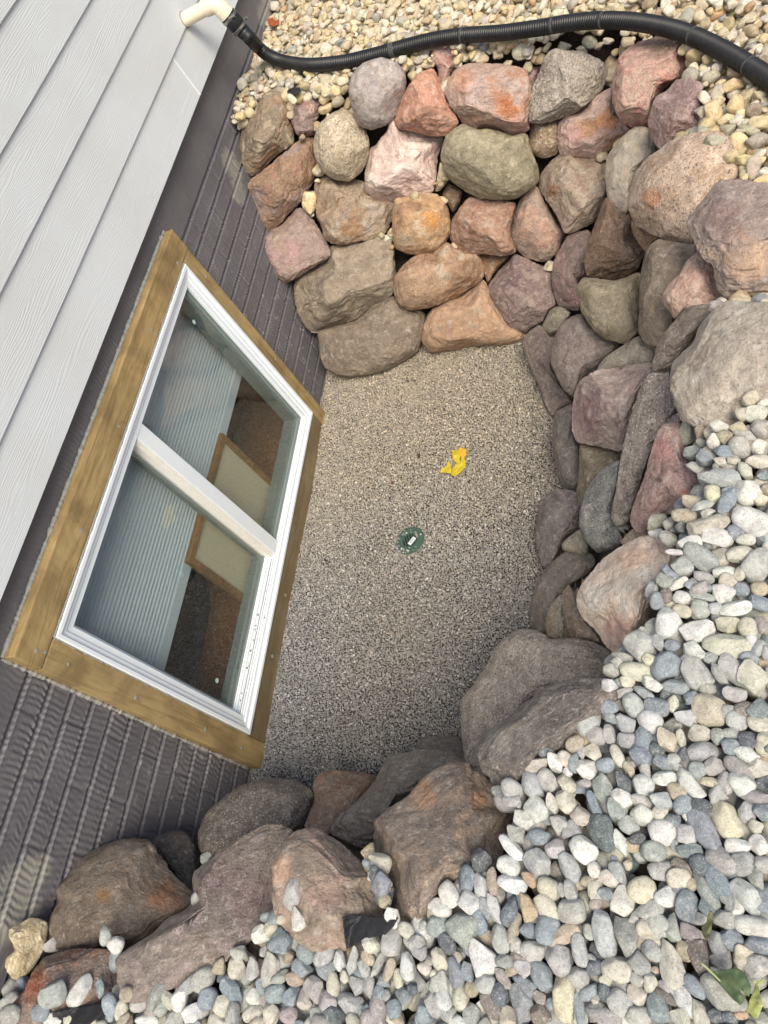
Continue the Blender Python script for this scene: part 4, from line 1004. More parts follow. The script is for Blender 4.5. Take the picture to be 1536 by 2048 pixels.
PD = {
1: "820,545,118,75,80,G 948,550,65,55,90,T 1110,495,85,60,10,W 1275,505,82,58,5,T 1155,580,68,60,45,T 1055,625,75,55,80,W 1420,385,105,78,0,W 1300,400,75,55,90,C 1385,250,80,60,-30,C 1500,290,60,35,-20,W 1290,680,108,85,60,P 1455,680,72,68,80,W 1480,520,88,85,0,G 880,715,88,65,-30,N 990,770,85,80,0,B 1145,725,85,65,10,B 905,850,85,50,30,P 1120,800,60,45,20,C 1110,955,175,80,-2,G 1335,885,92,55,45,C 1450,810,102,62,-5,C 1500,925,60,45,0,B 1350,1070,125,110,60,W 1050,1085,85,75,30,Y 1180,1150,130,72,-70,B 1470,1135,62,60,0,Y 960,1195,100,45,-25,P 800,1280,108,68,3,T 1010,1255,65,38,-20,G 560,1340,102,75,-55,C 690,1355,75,72,0,G 545,1440,62,48,0,W 655,1480,85,65,35,P 1015,1355,185,88,-10,C 1395,1330,178,115,25,W 1250,1430,80,68,30,B 1075,1460,150,80,20,W 1340,1490,80,55,0,C 1230,800,60,32,20,C 1285,560,60,32,0,G 960,640,60,40,10,G 1190,1060,60,40,0,B 1530,1050,60,60,0,T",
2: "850,150,100,65,-5,W 730,240,92,28,5,W 945,285,168,92,38,G 790,365,92,85,60,G 690,430,112,45,50,B 625,490,75,65,20,G 530,560,98,60,-70,G 560,665,80,62,85,B 640,620,70,55,80,K 775,640,80,62,20,W 745,520,98,45,-35,W 870,520,70,60,0,B 970,460,92,50,15,G 995,545,68,42,10,B 1160,420,105,60,0,W 1290,430,75,52,-60,C 1290,260,112,75,-10,C 1440,350,165,112,-60,G 1460,560,70,65,0,T 1150,590,102,95,60,W 960,625,112,36,15,N 940,745,88,85,0,G 1075,735,60,55,0,G 1250,735,138,70,-15,W 780,755,85,60,15,C 655,860,148,118,70,W 910,930,150,102,3,W 1180,870,105,80,20,C 1360,910,105,80,75,C 1180,1060,208,102,3,C 415,1065,138,122,60,P 495,1180,60,58,0,Y 565,1035,85,62,70,G 695,1060,70,55,0,B 890,1110,102,85,30,W 635,1240,138,125,-40,B 900,1310,152,115,50,P 1110,1310,112,55,50,G 1420,1345,162,140,80,C 1220,1270,150,90,50,P 1450,1080,80,62,-50,G 1370,1170,78,60,0,B 160,1275,72,65,0,G 370,1285,132,80,10,C 145,1420,72,72,0,W 300,1375,65,55,0,C 520,1395,96,60,20,W 265,1470,88,40,-20,G 445,1475,96,45,30,N 720,1420,120,60,12,B 1000,1440,75,65,0,G 1240,1490,100,70,10,P 1480,880,80,50,80,R 1480,690,112,60,25,B 1280,560,90,60,20,B 860,1190,90,70,0,G 1030,1170,70,50,20,N",
3: "355,175,112,85,60,G 140,195,82,60,5,B 160,285,90,50,10,B 560,195,112,80,10,B 700,165,80,52,90,C 500,315,106,98,30,W 820,290,106,85,5,W 1015,225,152,140,20,C 1230,85,96,68,10,P 865,115,70,60,0,B 285,335,92,85,0,G 50,450,86,70,80,P 140,430,86,55,75,G 295,485,80,72,0,G 440,470,112,85,70,B 660,480,122,90,60,C 770,465,80,40,75,C 935,425,98,76,5,C 1095,455,76,62,90,G 1260,310,96,85,20,G 1220,425,76,48,10,N 1460,210,105,100,0,B 1450,330,92,80,20,C 1360,490,80,80,0,D 1500,510,112,78,80,C 960,590,132,88,-10,G 425,615,118,100,10,B 620,670,108,66,35,B 215,620,102,50,65,C 30,610,80,48,90,C 110,705,80,65,-10,B 710,650,60,50,0,G 1210,545,80,75,0,B 1350,610,112,70,12,W 920,745,82,76,0,N 1070,715,86,82,0,P 1285,730,142,75,35,R 320,740,72,40,60,T 460,745,72,50,70,G 1460,730,92,80,0,C 440,880,96,95,30,W 275,860,118,65,60,D 95,915,138,92,80,N 625,820,106,66,-10,W 855,870,155,76,40,W 1010,850,106,42,5,Y 1160,860,100,66,85,G 1300,870,118,105,30,W 735,935,92,76,30,T 1085,965,86,66,-25,G 610,1010,112,85,25,P 590,1110,92,60,-50,C 220,1100,122,90,60,N 415,1020,92,60,20,G 440,1150,106,85,25,W 790,1050,96,80,-45,B 950,1070,100,76,30,D 1165,1170,178,112,65,Y 1430,985,122,60,-5,R 1350,1120,100,70,80,G 1490,1110,90,80,0,B 1000,1300,235,112,55,B 610,1290,118,112,0,W 310,1230,96,76,40,G 80,1290,175,110,65,D 250,1380,118,60,70,W 820,1310,96,85,20,P 1280,1410,118,80,-8,W 1450,1400,86,75,60,W 530,1460,108,92,5,N 850,1450,112,70,10,B 700,1190,70,60,0,B 1430,1240,62,60,0,C 560,570,70,55,40,D 820,610,70,60,30,D 1180,240,70,70,20,G 1320,220,90,70,-20,K",
4: "945,140,100,88,60,D 790,185,112,66,50,K 595,190,110,82,0,G 1100,290,155,86,60,B 990,365,168,66,60,N 1310,130,118,100,-10,G 1500,140,80,70,0,G 230,215,108,66,55,G 140,265,102,60,35,C 30,180,70,50,90,W 30,360,110,55,90,W 430,365,124,116,0,Y 255,460,122,108,-40,W 640,415,102,86,0,W 830,500,138,98,85,B 500,540,128,76,-25,G 1350,420,160,112,50,P 1155,620,98,82,0,G 110,400,70,55,0,B 95,750,205,95,80,P 295,780,168,112,90,N 565,670,118,98,50,P 695,690,120,74,85,G 870,750,124,80,45,R 1400,680,155,86,12,W 1220,800,98,90,60,B 1090,820,108,74,70,P 1450,840,112,72,10,B 520,890,96,92,0,G 410,1010,102,82,60,N 680,1010,195,106,72,C 800,900,90,76,60,T 930,970,168,90,80,K 1120,985,96,82,0,G 1300,940,112,70,-60,C 1430,1025,118,90,0,P 210,1060,135,106,5,C 500,1170,92,66,70,C 385,1280,86,76,30,C 235,1350,122,100,45,P 110,1150,62,56,0,C 565,1390,118,100,70,B 890,1210,112,66,50,B 800,1330,142,72,60,W 1150,1290,215,122,40,G 760,1480,92,90,0,C 940,1450,122,70,80,C 100,1470,155,90,20,R 400,1460,112,82,0,G 650,1210,82,46,20,G 1440,260,90,70,60,G 1180,450,70,60,0,N 1000,520,80,60,40,B 860,310,60,60,0,T 470,720,95,80,50,C 950,620,80,55,20,G 760,350,80,60,40,V 380,1140,80,60,60,G 30,1330,50,45,0,C 100,1260,80,60,70,D 650,1300,110,45,30,K 1090,1470,80,60,0,D 1200,1480,70,60,0,D 1300,1450,60,45,0,O 1480,1500,90,60,0,G",
5: "445,95,100,94,60,D 320,255,112,80,-80,B 445,325,112,62,80,P 545,285,118,48,85,T 170,400,112,85,60,W 350,470,112,86,50,W 690,150,102,86,20,W 720,305,134,74,10,W 870,265,82,50,35,O 950,140,136,116,70,G 1225,160,132,80,60,G 1045,345,112,86,30,C 95,520,108,76,30,W 65,670,100,95,0,N 290,685,150,132,40,N 475,510,102,46,70,B 570,530,142,60,65,P 700,540,132,74,-75,D 865,520,138,68,75,O 1020,530,132,96,60,C 1235,540,132,106,0,G 1455,365,108,66,90,C 740,695,128,50,-75,T 620,790,122,80,75,G 870,700,82,76,0,B 1170,755,152,74,-25,T 915,890,128,100,-30,P 1130,970,142,122,30,G 1310,890,132,70,75,P 150,820,102,66,60,D 85,970,98,76,60,C 450,960,165,132,50,W 670,990,98,66,0,N 225,1090,132,76,75,V 980,1110,142,96,50,B 840,1190,118,66,50,V 650,1140,112,50,50,R 1180,1310,185,106,80,Y 1300,1130,98,90,0,G 1390,1260,102,60,-50,B 80,1165,98,92,0,G 120,1330,92,76,60,W 490,1190,96,90,0,G 370,1230,70,65,0,T 270,1310,112,76,70,C 535,1370,134,72,60,K 810,1360,165,96,80,V 980,1450,96,86,0,K 610,1280,100,80,90,D 30,1370,102,60,70,P 360,1450,102,86,60,N 160,1470,82,70,0,G 680,1490,92,80,-60,C 1310,1400,142,46,85,B 1460,1430,96,80,0,R 715,1070,82,50,-40,T 960,1300,60,58,0,R 1440,1040,76,60,0,D 1440,180,70,60,60,W 1380,280,70,45,-30,T 1230,360,90,60,70,G 1150,360,60,45,80,G 330,1080,85,60,70,B 760,860,90,60,70,P 1000,640,90,55,20,D 40,1100,40,40,0,C 440,640,100,60,80,B",
6: "245,400,134,76,-80,G 290,620,108,76,60,W 975,230,88,66,70,D 1050,460,60,58,0,T 150,800,128,115,-20,B 60,700,92,66,-10,C 50,1050,145,92,80,G 360,910,92,80,40,B 520,930,112,80,-50,G 330,1040,98,76,10,B 655,985,92,52,75,W 770,980,118,46,-80,P 940,830,86,80,70,C 1105,820,112,92,90,P 1240,710,82,60,40,C 910,960,82,48,45,T 1250,1030,112,72,80,W 540,1080,96,90,0,B 990,1020,112,36,-60,G 870,1040,86,50,75,G 1340,820,82,66,0,G 1350,920,76,60,0,P 1460,670,106,80,-30,W 1490,500,62,50,0,W 600,1185,102,60,85,C 440,1230,108,90,60,P 800,1190,82,76,30,G 920,1210,98,56,80,G 240,1290,98,70,-50,B 95,1270,98,76,-10,B 340,1310,92,66,80,C 555,1290,66,50,20,R 1040,1150,62,54,0,B 1090,1060,98,50,-75,T 1170,1140,82,46,80,C 750,1360,118,80,10,G 995,1400,138,80,75,R 610,1470,112,100,30,D 50,1440,92,76,60,C 210,1460,82,70,0,R 1400,1470,86,84,0,B 1130,1400,75,70,90,B 1410,1040,76,60,20,C 140,620,45,40,0,C 20,600,60,50,0,B 270,1140,90,60,0,T 700,1120,50,45,40,C 460,1450,70,60,0,G 130,1130,90,50,-30,G 1470,1160,80,70,60,P",
7: "540,870,102,86,50,G 725,830,128,98,45,G 850,790,102,80,50,P 760,660,108,70,-25,C 930,630,102,76,55,W 840,550,76,50,15,B 1010,600,76,60,50,C 1085,640,92,50,85,B 1150,550,66,40,80,G 1100,470,92,70,-30,T 1210,270,142,106,-80,P 1285,400,92,82,30,G 750,1050,108,102,60,W 650,1140,108,80,45,W 905,995,98,60,75,C 1025,985,112,76,70,C 1200,700,98,86,0,W 1030,820,92,66,55,C 1260,560,92,70,60,C 1150,1110,92,76,50,C 1260,1000,112,46,65,B 1300,1220,132,112,60,D 960,1170,86,70,60,G 1050,1220,92,66,-20,N 1170,1400,128,112,30,W 590,1260,102,76,50,N 540,1380,138,56,45,W 780,1290,112,72,-10,B 920,1390,86,84,0,G 500,1500,80,78,0,W 1180,820,60,36,0,R 1360,660,82,56,-30,B 1340,840,112,88,60,N",
8: "598,260,54,34,80,P 658,312,50,45,20,W 295,318,52,44,-30,P 305,602,78,66,-30,G 232,695,50,48,0,B 455,580,96,50,-55,W 572,560,50,26,85,B 720,592,40,40,0,T 630,655,62,46,70,B 695,680,60,40,-80,C 890,600,82,40,-65,N 960,620,56,36,60,C 1030,620,66,52,80,W 1160,505,78,60,-40,G 1080,540,72,40,-40,G 1245,435,42,42,0,T 1345,435,68,52,80,C 1365,360,56,46,20,G 1435,445,60,38,80,P 1320,580,88,48,60,B 1180,620,60,58,0,B 1270,660,60,58,60,C 1440,605,60,46,20,W 1110,700,78,62,0,W 1000,725,60,48,0,G 1440,700,60,44,-30,C 55,560,50,40,-50,P 125,540,45,38,30,B 75,620,50,40,0,G 60,710,56,54,0,G 300,735,56,36,0,W 30,640,40,36,0,G 790,655,50,36,-10,P 910,670,50,40,20,G 400,730,45,32,0,C 835,745,70,30,0,W 1240,745,60,40,0,C 860,690,40,30,0,R 1490,250,58,50,0,W",
}
# some stones of the far bed that stand out
PD2 = "C;1120,625,90,58,80,Y C;1285,575,75,60,80,Y C;1050,525,58,42,30,W C;965,300,45,35,80,W C;1095,365,70,45,-20,G C;1280,240,55,60,0,G C;1400,1000,110,45,-5,Y C;1255,970,50,55,80,Y C;1130,850,75,50,-10,G C;1310,860,75,65,60,Y C;1215,765,60,42,10,G C;1220,685,68,35,-15,Y C;1475,715,80,55,-5,C C;1420,1060,90,50,-80,G C;1480,1170,70,42,-30,Y C;1390,770,85,38,20,G C;300,200,85,68,40,Y C;330,385,50,48,0,W C;75,115,60,50,-30,Y C;205,60,60,50,-40,Y C;1270,425,75,45,-10,Y C;1400,500,75,35,-40,C C;1450,850,60,75,60,G C;1150,480,60,45,-60,G C;990,190,80,50,-10,T C;1290,330,70,45,10,T C;1410,370,70,45,30,G C;1330,640,40,35,0,Y C;1430,620,60,50,0,R B;695,158,48,30,10,Y B;650,215,62,36,10,Y B;775,205,62,45,-15,G B;975,250,52,32,5,B B;1065,262,40,26,5,W B;1035,190,42,42,0,W B;890,245,40,42,0,G B;495,190,60,40,-25,N B;545,245,70,35,-5,C A;750,560,32,30,0,Y A;860,590,38,30,0,Y A;900,515,36,38,0,Y A;850,465,42,32,40,Y A;715,700,34,38,60,W A;545,815,28,32,30,W A;515,530,45,25,45,W A;115,665,32,40,80,Y A;755,625,40,38,0,R A;88,840,34,38,50,W A;155,1265,20,42,80,C A;905,395,30,48,70,W A;650,340,50,26,0,Y A;95,1020,34,32,0,R A;75,960,48,34,-10,G"

def pebble_unit(seed, kind, level):
    V0, F0 = ico(level)
    rnd = np.random.default_rng(seed)
    e = rnd.uniform(0.72, 0.98)
    Q = np.sign(V0) * np.abs(V0) ** e
    Q = Q / np.linalg.norm(Q, axis=1, keepdims=True) ** rnd.uniform(0.15, 0.6)
    ncut = {0: 3, 1: 9, 2: 15}[kind]
    for k in range(ncut):
        n_ = rnd.normal(size=3); n_ /= np.linalg.norm(n_)
        d_ = rnd.uniform(0.66, 0.88) if kind < 2 else rnd.uniform(0.55, 0.77)
        s_ = Q @ n_ - d_
        Q = Q - n_ * (np.maximum(s_, 0) * (0.90 if kind < 2 else 0.98))[:, None]
    Q = Q * (1 + (0.07 if kind == 0 else 0.10) * fbm(V0 + seed * 1.7, 1.4, 2, seed)[:, None] + (0.012 if kind == 0 else 0.03) * fbm(V0 + seed, 5, 3, seed + 3)[:, None])
    # egg / wedge taper
    tp = rnd.uniform(-0.22, 0.22)
    Q[:, 1] *= 1 + tp * Q[:, 0]
    Q[:, 2] *= 1 - tp * 0.7 * Q[:, 0]
    mn, mx = Q.min(0), Q.max(0)
    Q = (Q - (mn + mx) / 2) / ((mx - mn) / 2)
    return Q, F0
NV = 30
KIND = [0 if i % 6 == 0 else (1 if i % 6 in (1, 2, 3) else 2) for i in range(NV)]
P_HI = [pebble_unit(500 + i, KIND[i], 4) for i in range(NV)]
P_LO = [pebble_unit(500 + i, KIND[i], 3) for i in range(NV)]
P_MESH = [mesh_np('river_pebble', q, f, M_PEB) for q, f in P_HI]

RV, RF = np.concatenate(rock_V), np.concatenate(rock_F)
bvh = BVHTree.FromPolygons([Vector(v) for v in RV[:, :]], [tuple(map(int, f)) for f in RF], all_triangles=True)
def bed_z(x, y):
    return ztop(x, y) - 0.9 * (ztop(x, y) - surf(x, y)) + 0.012 * math.sin(x * 7 + 1.3 * y) * math.cos(y * 5.1 - x) 
def first_hit(u, v, lift=0.0):
    d = ray(u, v)
    h = bvh.ray_cast(Vector(CAM), Vector(d), 9)
    tr = h[3] if h[0] is not None else 99
    # pebble bed
    t = (CAM[2] - 0.9) / -d[2]
    for _ in range(3):
        P = CAM + d * t
        zt = bed_z(P[0], P[1]) + lift if surf(P[0], P[1]) > (0.45 if P[1] > 2.4 else 0.6) * ztop(P[0], P[1]) else -5
        if zt < -1: t = 99; break
        t = (CAM[2] - zt) / -d[2]
    return (tr, True) if tr < t else (t, False)

traced = []
def add_traced(u, v, a, b, ang, code):
    traced.append((u, v, a, b, ang, code))
for k, s in PD.items():
    x0, y0, sc = PC[k]
    for tok in s.split():
        x, y, a, b, an, code = tok.split(',')
        add_traced(x0 + float(x) / sc, y0 + float(y) / sc, float(a) / sc, float(b) / sc, float(an), code)
for tok in PD2.split():
    c, rest = tok.split(';')
    x0, y0, sc = CR[c]
    x, y, a, b, an, code = rest.split(',')
    add_traced(x0 + float(x) / sc, y0 + float(y) / sc, float(a) / sc, float(b) / sc, float(an), code)
# drop doubles where neighbouring notes overlap
uniq = []
for t_ in sorted(traced, key=lambda q: -q[2] * q[3]):
    if all(math.hypot(t_[0] - q[0], t_[1] - q[1]) > 0.42 * (t_[3] + q[3]) for q in uniq):
        uniq.append(t_)
traced = uniq
print('traced pebbles', len(traced))

def frame_for(u, v, ang, nrm):
    """x axis = long axis as drawn on the photo, laid in the tangent plane"""
    d = ray(u, v)
    a = math.radians(ang)
    d2 = ray(u + 4 * math.cos(a), v + 4 * math.sin(a))
    t0 = 1.0
    P0 = d * t0
    t1 = (P0 @ nrm) / (d2 @ nrm)
    ax = d2 * t1 - P0
    ax /= np.linalg.norm(ax)
    az = nrm - ax * (nrm @ ax); az /= np.linalg.norm(az)
    ay = np.cross(az, ax)
    return np.stack([ax, ay, az], 1)

peb = []           # every pebble: dict(center, rot, size, colour, variant, pixel size)
rp = random.Random(5)
def col_jit(code, rnd=rp, warm=0.0):
    c = np.array(PAL[code], float) + rnd.uniform(-12, 8) + np.array([rnd.uniform(-5, 5), rnd.uniform(-3, 3), rnd.uniform(-6, 5)])
    c = s2l(np.clip(c, 20, 240)) * 0.83
    return desat(c, 0.25 - 0.2 * warm) * (1 + warm * np.array([0.05, 0.0, -0.12]) + (1 - warm) * np.array([-0.045, 0.0, 0.01]))  # warm tints the stone colour for the warmer light of the far bed
for (u, v, a, b, ang, code) in traced:
    t, onrock = first_hit(u, v, 0.008)
    if t > 20: continue
    d = ray(u, v)
    depth = pix(CAM + d * t)[2]
    A, B_ = a * depth / FPX, b * depth / FPX
    Cc = B_ * rp.uniform(0.72, 0.95)
    up = np.array([0, 0, 1.0])
    nrm = up * 0.35 - d * 0.65 + np.array([rp.uniform(-.15, .15) for _ in range(3)])
    nrm /= np.linalg.norm(nrm)
    rot = frame_for(u, v, ang, nrm)
    cen = CAM + d * (t + (-0.40 * Cc if onrock else 0.25 * Cc))
    cool = np.array([0.99, 1.0, 1.01]) if v > 900 else np.array([1.02, 1.0, 0.93])  # cooler near light and warmer far light put into the colour
    peb.append(dict(c=cen, r=rot, s=(A * 1.03, B_ * 1.03, Cc), col=col_jit(code, rp, 0.0 if v > 700 else 1.0) * cool, code=code, var=rp.randrange(NV), px=a, u=u, v=v, tr=True, rock=onrock))
trU = np.array([[q[0], q[1], q[2], q[3], math.radians(q[4])] for q in traced])
def covered(u, v, k=0.8):
    dx, dy = u - trU[:, 0], v - trU[:, 1]
    c, s = np.cos(trU[:, 4]), np.sin(trU[:, 4])
    q = ((dx * c + dy * s) / (trU[:, 2] * k)) ** 2 + ((-dx * s + dy * c) / (trU[:, 3] * k)) ** 2
    return bool((q < 1).any())

def _inpoly(poly, u, v):
    x, y = poly[:, 0], poly[:, 1]
    x2, y2 = np.roll(x, -1), np.roll(y, -1)
    m_ = (y > v) != (y2 > v)
    with np.errstate(divide='ignore', invalid='ignore'):
        xi = (x2 - x) * (v - y) / (y2 - y) + x
    return (np.count_nonzero(m_ & (u < xi)) % 2) == 1
OUTL += [np.array(crop(c, s)) for c, s in (
    ('K', '200,880 290,910 290,1000 270,1080 210,1180 150,1250 80,1260 30,1190 40,1130 90,1080 55,1000 60,950 140,910'),
    ('J', '1035,1180 1120,1172 1250,1178 1380,1185 1350,1240 1300,1290 1200,1310 1120,1350 1060,1380 1045,1290'),
    ('K', '330,1470 420,1440 520,1430 640,1405 720,1420 640,1470 560,1540 430,1560 340,1540'),
    ('A', '478,470 520,448 582,446 585,480 540,500 515,530 490,520'), ('K', '0,700 340,700 300,900 200,880 60,950 0,1080'))]
SHR = [p.mean(0) + (p - p.mean(0)) * 0.97 for p in OUTL]
BB = np.array([[*p.min(0), *p.max(0)] for p in SHR])
def in_boulder(u, v):
    c_ = np.nonzero((BB[:, 0] < u) & (BB[:, 2] > u) & (BB[:, 1] < v) & (BB[:, 3] > v))[0]
    return any(_inpoly(SHR[k], u, v) for k in c_)

def fill(layer, step, dz, prob, size, seed):
    rnd = random.Random(seed)
    out = []
    nx_, ny_ = int(4.0 / step), int(7.4 / (step * 0.87))
    for j in range(ny_):
        for i in range(nx_):
            if rnd.random() > prob: continue
            x = 0.012 + i * step + (j % 2) * step / 2 + rnd.uniform(-.42, .42) * step
            y = -1.1 + j * step * 0.87 + rnd.uniform(-.42, .42) * step
            if x < 0.014: continue
            zt = float(ztop(x, y))
            sf = float(surf(x, y))
            if sf < zt * (0.30 if y > 2.45 else 0.90): continue
            z = bed_z(x, y) + dz
            u, v, dep = pix(np.array([x, y, z]))
            if dep < 0.2 or u < -420 or u > 1536 + 800 or v < -420 or v > 2048 + 520: continue
            h = bvh.ray_cast(Vector((x, y, z + 1.2)), Vector((0, 0, -1)), 1.2 + 0.03)
            if h[0] is not None and h[0][2] > z + (0.014 if y > 2.4 else -0.004): continue
            if in_boulder(u, v): continue
            if layer > 0 and covered(u, v, 0.92 if layer == 1 else 1.05): continue
            sz = size * rnd.lognormvariate(0, 0.20)
            A = sz; B_ = sz * rnd.uniform(0.66, 0.95); Cc = B_ * rnd.uniform(0.6, 0.9)
            tilt = Matrix.Rotation(rnd.uniform(-.5, .5), 3, 'X') @ Matrix.Rotation(rnd.uniform(-.5, .5), 3, 'Y') @ Matrix.Rotation(rnd.uniform(0, 6.28), 3, 'Z')
            warm = float(sstep(1.0, 2.4, np.array(y + 0.25 * x)))  # far-end warm light painted in as creamier pebble colours
            if rnd.random() < warm:
                code = rnd.choices('YCWTGOPNBK', (20, 36, 26, 9, 10, 3, 3, 2, 1, 0.6))[0]
            else:
                code = rnd.choices('WCGBPTDNYRK', (19, 14, 19, 15, 9, 6, 5, 6, 2, 3, 3))[0]
            out.append(dict(c=np.array([x, y, z]), r=np.array(tilt), s=(A, B_, Cc), col=col_jit(code, rnd, warm), code=code, var=rnd.randrange(NV), px=A * FPX / dep, u=float(u), v=float(v), tr=False, rock=False))
    return out
low = fill(0, 0.036, -0.036, 1.0, 0.0235, 3)
mid = fill(1, 0.034, -0.014, 0.93, 0.0215, 4)
hi = fill(2, 0.040, 0.008, 0.55, 0.0195, 6)
sm = fill(2, 0.030, 0.003, 0.35, 0.011, 8)
print('fill', len(low), len(mid), len(hi), len(sm))
fillp = low + mid + hi + sm

inframe = lambda q: 0 <= q['u'] < 1536 and 0 <= q['v'] < 2048
order = sorted([q for q in peb if inframe(q)], key=lambda q: -q['px'])
things, rest = order[:300], order[300:] + [q for q in peb if not inframe(q)]

# ---- labels that single each pebble out
MARKS = [(1000, 215, 'the pink and rust boulder'), (1135, 175, 'the broad grey slab-like boulder'), (1305, 165, 'the rose-pink boulder'), (1350, 240, 'the mauve angular boulder'),
         (1370, 370, 'the huge smooth tan boulder'), (1440, 700, 'the huge pale grey rim boulder'), (1330, 950, 'the three-sided boulder'), (1235, 1190, 'the pink and white boulder'),
         (1090, 1430, 'the red-ridged dark boulder'), (900, 1650, 'the ochre-crested boulder'), (745, 1835, 'the black fabric'), (650, 1770, 'the steep brown boulder'),
         (420, 1860, 'the purple-streaked boulder'), (150, 1950, 'the rust-ended slab'), (535, 250, 'the olive-brown wedge boulder'), (680, 290, 'the speckled egg-shaped boulder'),
         (756, 190, 'the lilac-grey boulder'), (1470, 1960, 'the green leaf'), (1424, 1850, 'the dry twig'), (1536, 1450, 'the right edge'), (1300, 2048, 'the bottom edge'), (900, 2048, 'the bottom edge'), (560, 2048, 'the bottom edge')]
SHAPE = {0: 'smooth', 1: 'blunt', 2: 'angular'}
def rel(q):
    best = min(MARKS, key=lambda m_: math.hypot(m_[0] - q['u'], m_[1] - q['v']))
    du, dv = q['u'] - best[0], q['v'] - best[1]
    if 'edge' in best[2]:
        return 'near ' + best[2]
    if abs(du) > 1.6 * abs(dv): w = 'right of' if du > 0 else 'left of'
    elif abs(dv) > 1.6 * abs(du): w = 'below' if dv > 0 else 'above'
    else: w = ('below right of' if du > 0 else 'below left of') if dv > 0 else ('above right of' if du > 0 else 'above left of')
    return w + ' ' + best[2]
groups = {}
for q in things:
    el = q['s'][0] / q['s'][1]
    size = 'large' if q['px'] > 27 else ('medium' if q['px'] > 20 else 'small')
    base = (size, CNAME[q['code']], 'long' if el > 1.55 else 'rounded' if KIND[q['var']] == 0 else SHAPE[KIND[q['var']]], rel(q))
    groups.setdefault(base, []).append(q)
ORD = ['uppermost', 'second from top', 'third from top', 'fourth from top', 'fifth from top', 'sixth from top', 'seventh from top']
for base, L in groups.items():
    L.sort(key=lambda q: q['v'])
    for k, q in enumerate(L):
        s = '%s %s %s pebble %s' % base
        if len(L) > 1:
            s += ', ' + (ORD[k] if k < len(L) - 1 or len(L) > 7 else 'lowest') + '' if k < 7 else ', lower one'
        q['label'] = s
for q in things:
    o = bpy.data.objects.new('river_pebble', P_MESH[q['var']])
    COL.objects.link(o)
    mw = Matrix([list(q['r'][i] * np.array(q['s'])) + [q['c'][i]] for i in range(3)] + [[0, 0, 0, 1]])
    o.matrix_world = mw
    o.color = (*q['col'], 1)
    o['label'] = q['label']
    o['category'] = 'pebble'
    o['group'] = 'river pebbles bedded around the window well'
vs, fs, cs, off = [], [], [], 0
for q in rest + fillp:
    near = q['px'] > 19
    Q, F0 = (P_HI if near and inframe(q) else P_LO)[q['var']]
    P = (Q * np.array(q['s'])) @ q['r'].T + q['c']
    vs.append(P); fs.append(F0 + off); off += len(P)
    cs.append(np.tile(q['col'], (len(P), 1)))
link('pebble_bed', mesh_np('pebble_bed', np.concatenate(vs), np.concatenate(fs), M_PEBS, np.concatenate(cs)), kind='stuff',
     label='bed of cream, grey and white river pebbles around the well', category='pebbles')

# ------------------------------------------------------------------ pea gravel on the pit floor
st = 0.0056
gx = np.arange(0.0, 1.42, st)
gy = np.arange(0.25, 2.62, st * 0.87)
GX, GY = np.meshgrid(gx, gy)
GX = GX + (np.arange(len(gy)) % 2)[:, None] * st / 2
r2 = np.random.default_rng(77)
GX = (GX + r2.uniform(-.4, .4, GX.shape) * st).ravel()
GY = (GY + r2.uniform(-.4, .4, GY.shape) * st).ravel()
ok = surf(GX, GY, 0.14) < 0.03
GX, GY = GX[ok], GY[ok]
n = len(GX)
print('gravel', n)
hz = fbm(np.stack([GX, GY, GX * 0], 1), 4.0, 3, 4) * 0.018
lay = r2.uniform(-0.0013, 0.0013, n)
sz = 0.0032 * np.exp(r2.normal(0, 0.24, n))
V1, F1 = ico(1)
ax = sz[:, None] * np.stack([np.ones(n), r2.uniform(.7, 1, n), r2.uniform(.55, .95, n)], 1)
q4 = r2.normal(size=(n, 4)); q4 /= np.linalg.norm(q4, axis=1, keepdims=True)
w_, x_, y_, z_ = q4.T
RM = np.stack([np.stack([1 - 2 * (y_ * y_ + z_ * z_), 2 * (x_ * y_ - z_ * w_), 2 * (x_ * z_ + y_ * w_)], 1),
               np.stack([2 * (x_ * y_ + z_ * w_), 1 - 2 * (x_ * x_ + z_ * z_), 2 * (y_ * z_ - x_ * w_)], 1),
               np.stack([2 * (x_ * z_ - y_ * w_), 2 * (y_ * z_ + x_ * w_), 1 - 2 * (x_ * x_ + y_ * y_)], 1)], 1)
loc = V1[None] * (1 + r2.uniform(-.16, .16, (n, 12)))[:, :, None] * ax[:, None, :]
PG = np.einsum('nij,nkj->nki', RM, loc)
PG[:, :, 0] += GX[:, None]; PG[:, :, 1] += GY[:, None]; PG[:, :, 2] += (hz + lay)[:, None]
pal = np.array([(154, 149, 141), (144, 142, 139), (132, 133, 132), (166, 162, 154), (122, 123, 124), (184, 181, 176), (142, 134, 123), (204, 202, 196), (114, 117, 120), (136, 135, 128)])
pr = np.array([17, 17, 16, 13, 12, 7, 8, 3, 6, 8.]); pr /= pr.sum()
ci = r2.choice(len(pal), n, p=pr)
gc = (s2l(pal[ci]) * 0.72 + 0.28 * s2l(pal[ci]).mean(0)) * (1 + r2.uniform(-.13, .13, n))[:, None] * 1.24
wm = (fbm(np.stack([GX, GY, GX * 0], 1), 2.2, 3, 14) * 0.5 + sstep(0.9, 2.3, GY))[:, None]  # random tone plus the far end's warm light, tinted into the grains
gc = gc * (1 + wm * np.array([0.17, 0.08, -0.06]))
gc = gc * (1 - (1 - sstep(0.6, 1.7, GY))[:, None] * np.array([0.17, 0.15, 0.11]))  # shade at the near end of the well, painted into the grain colours
FG = (F1[None] + (np.arange(n) * 12)[:, None, None]).reshape(-1, 3)
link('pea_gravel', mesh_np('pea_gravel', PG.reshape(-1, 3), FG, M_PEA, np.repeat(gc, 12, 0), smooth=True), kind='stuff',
     label='fine grey-brown pea gravel covering the bottom of the well', category='gravel')
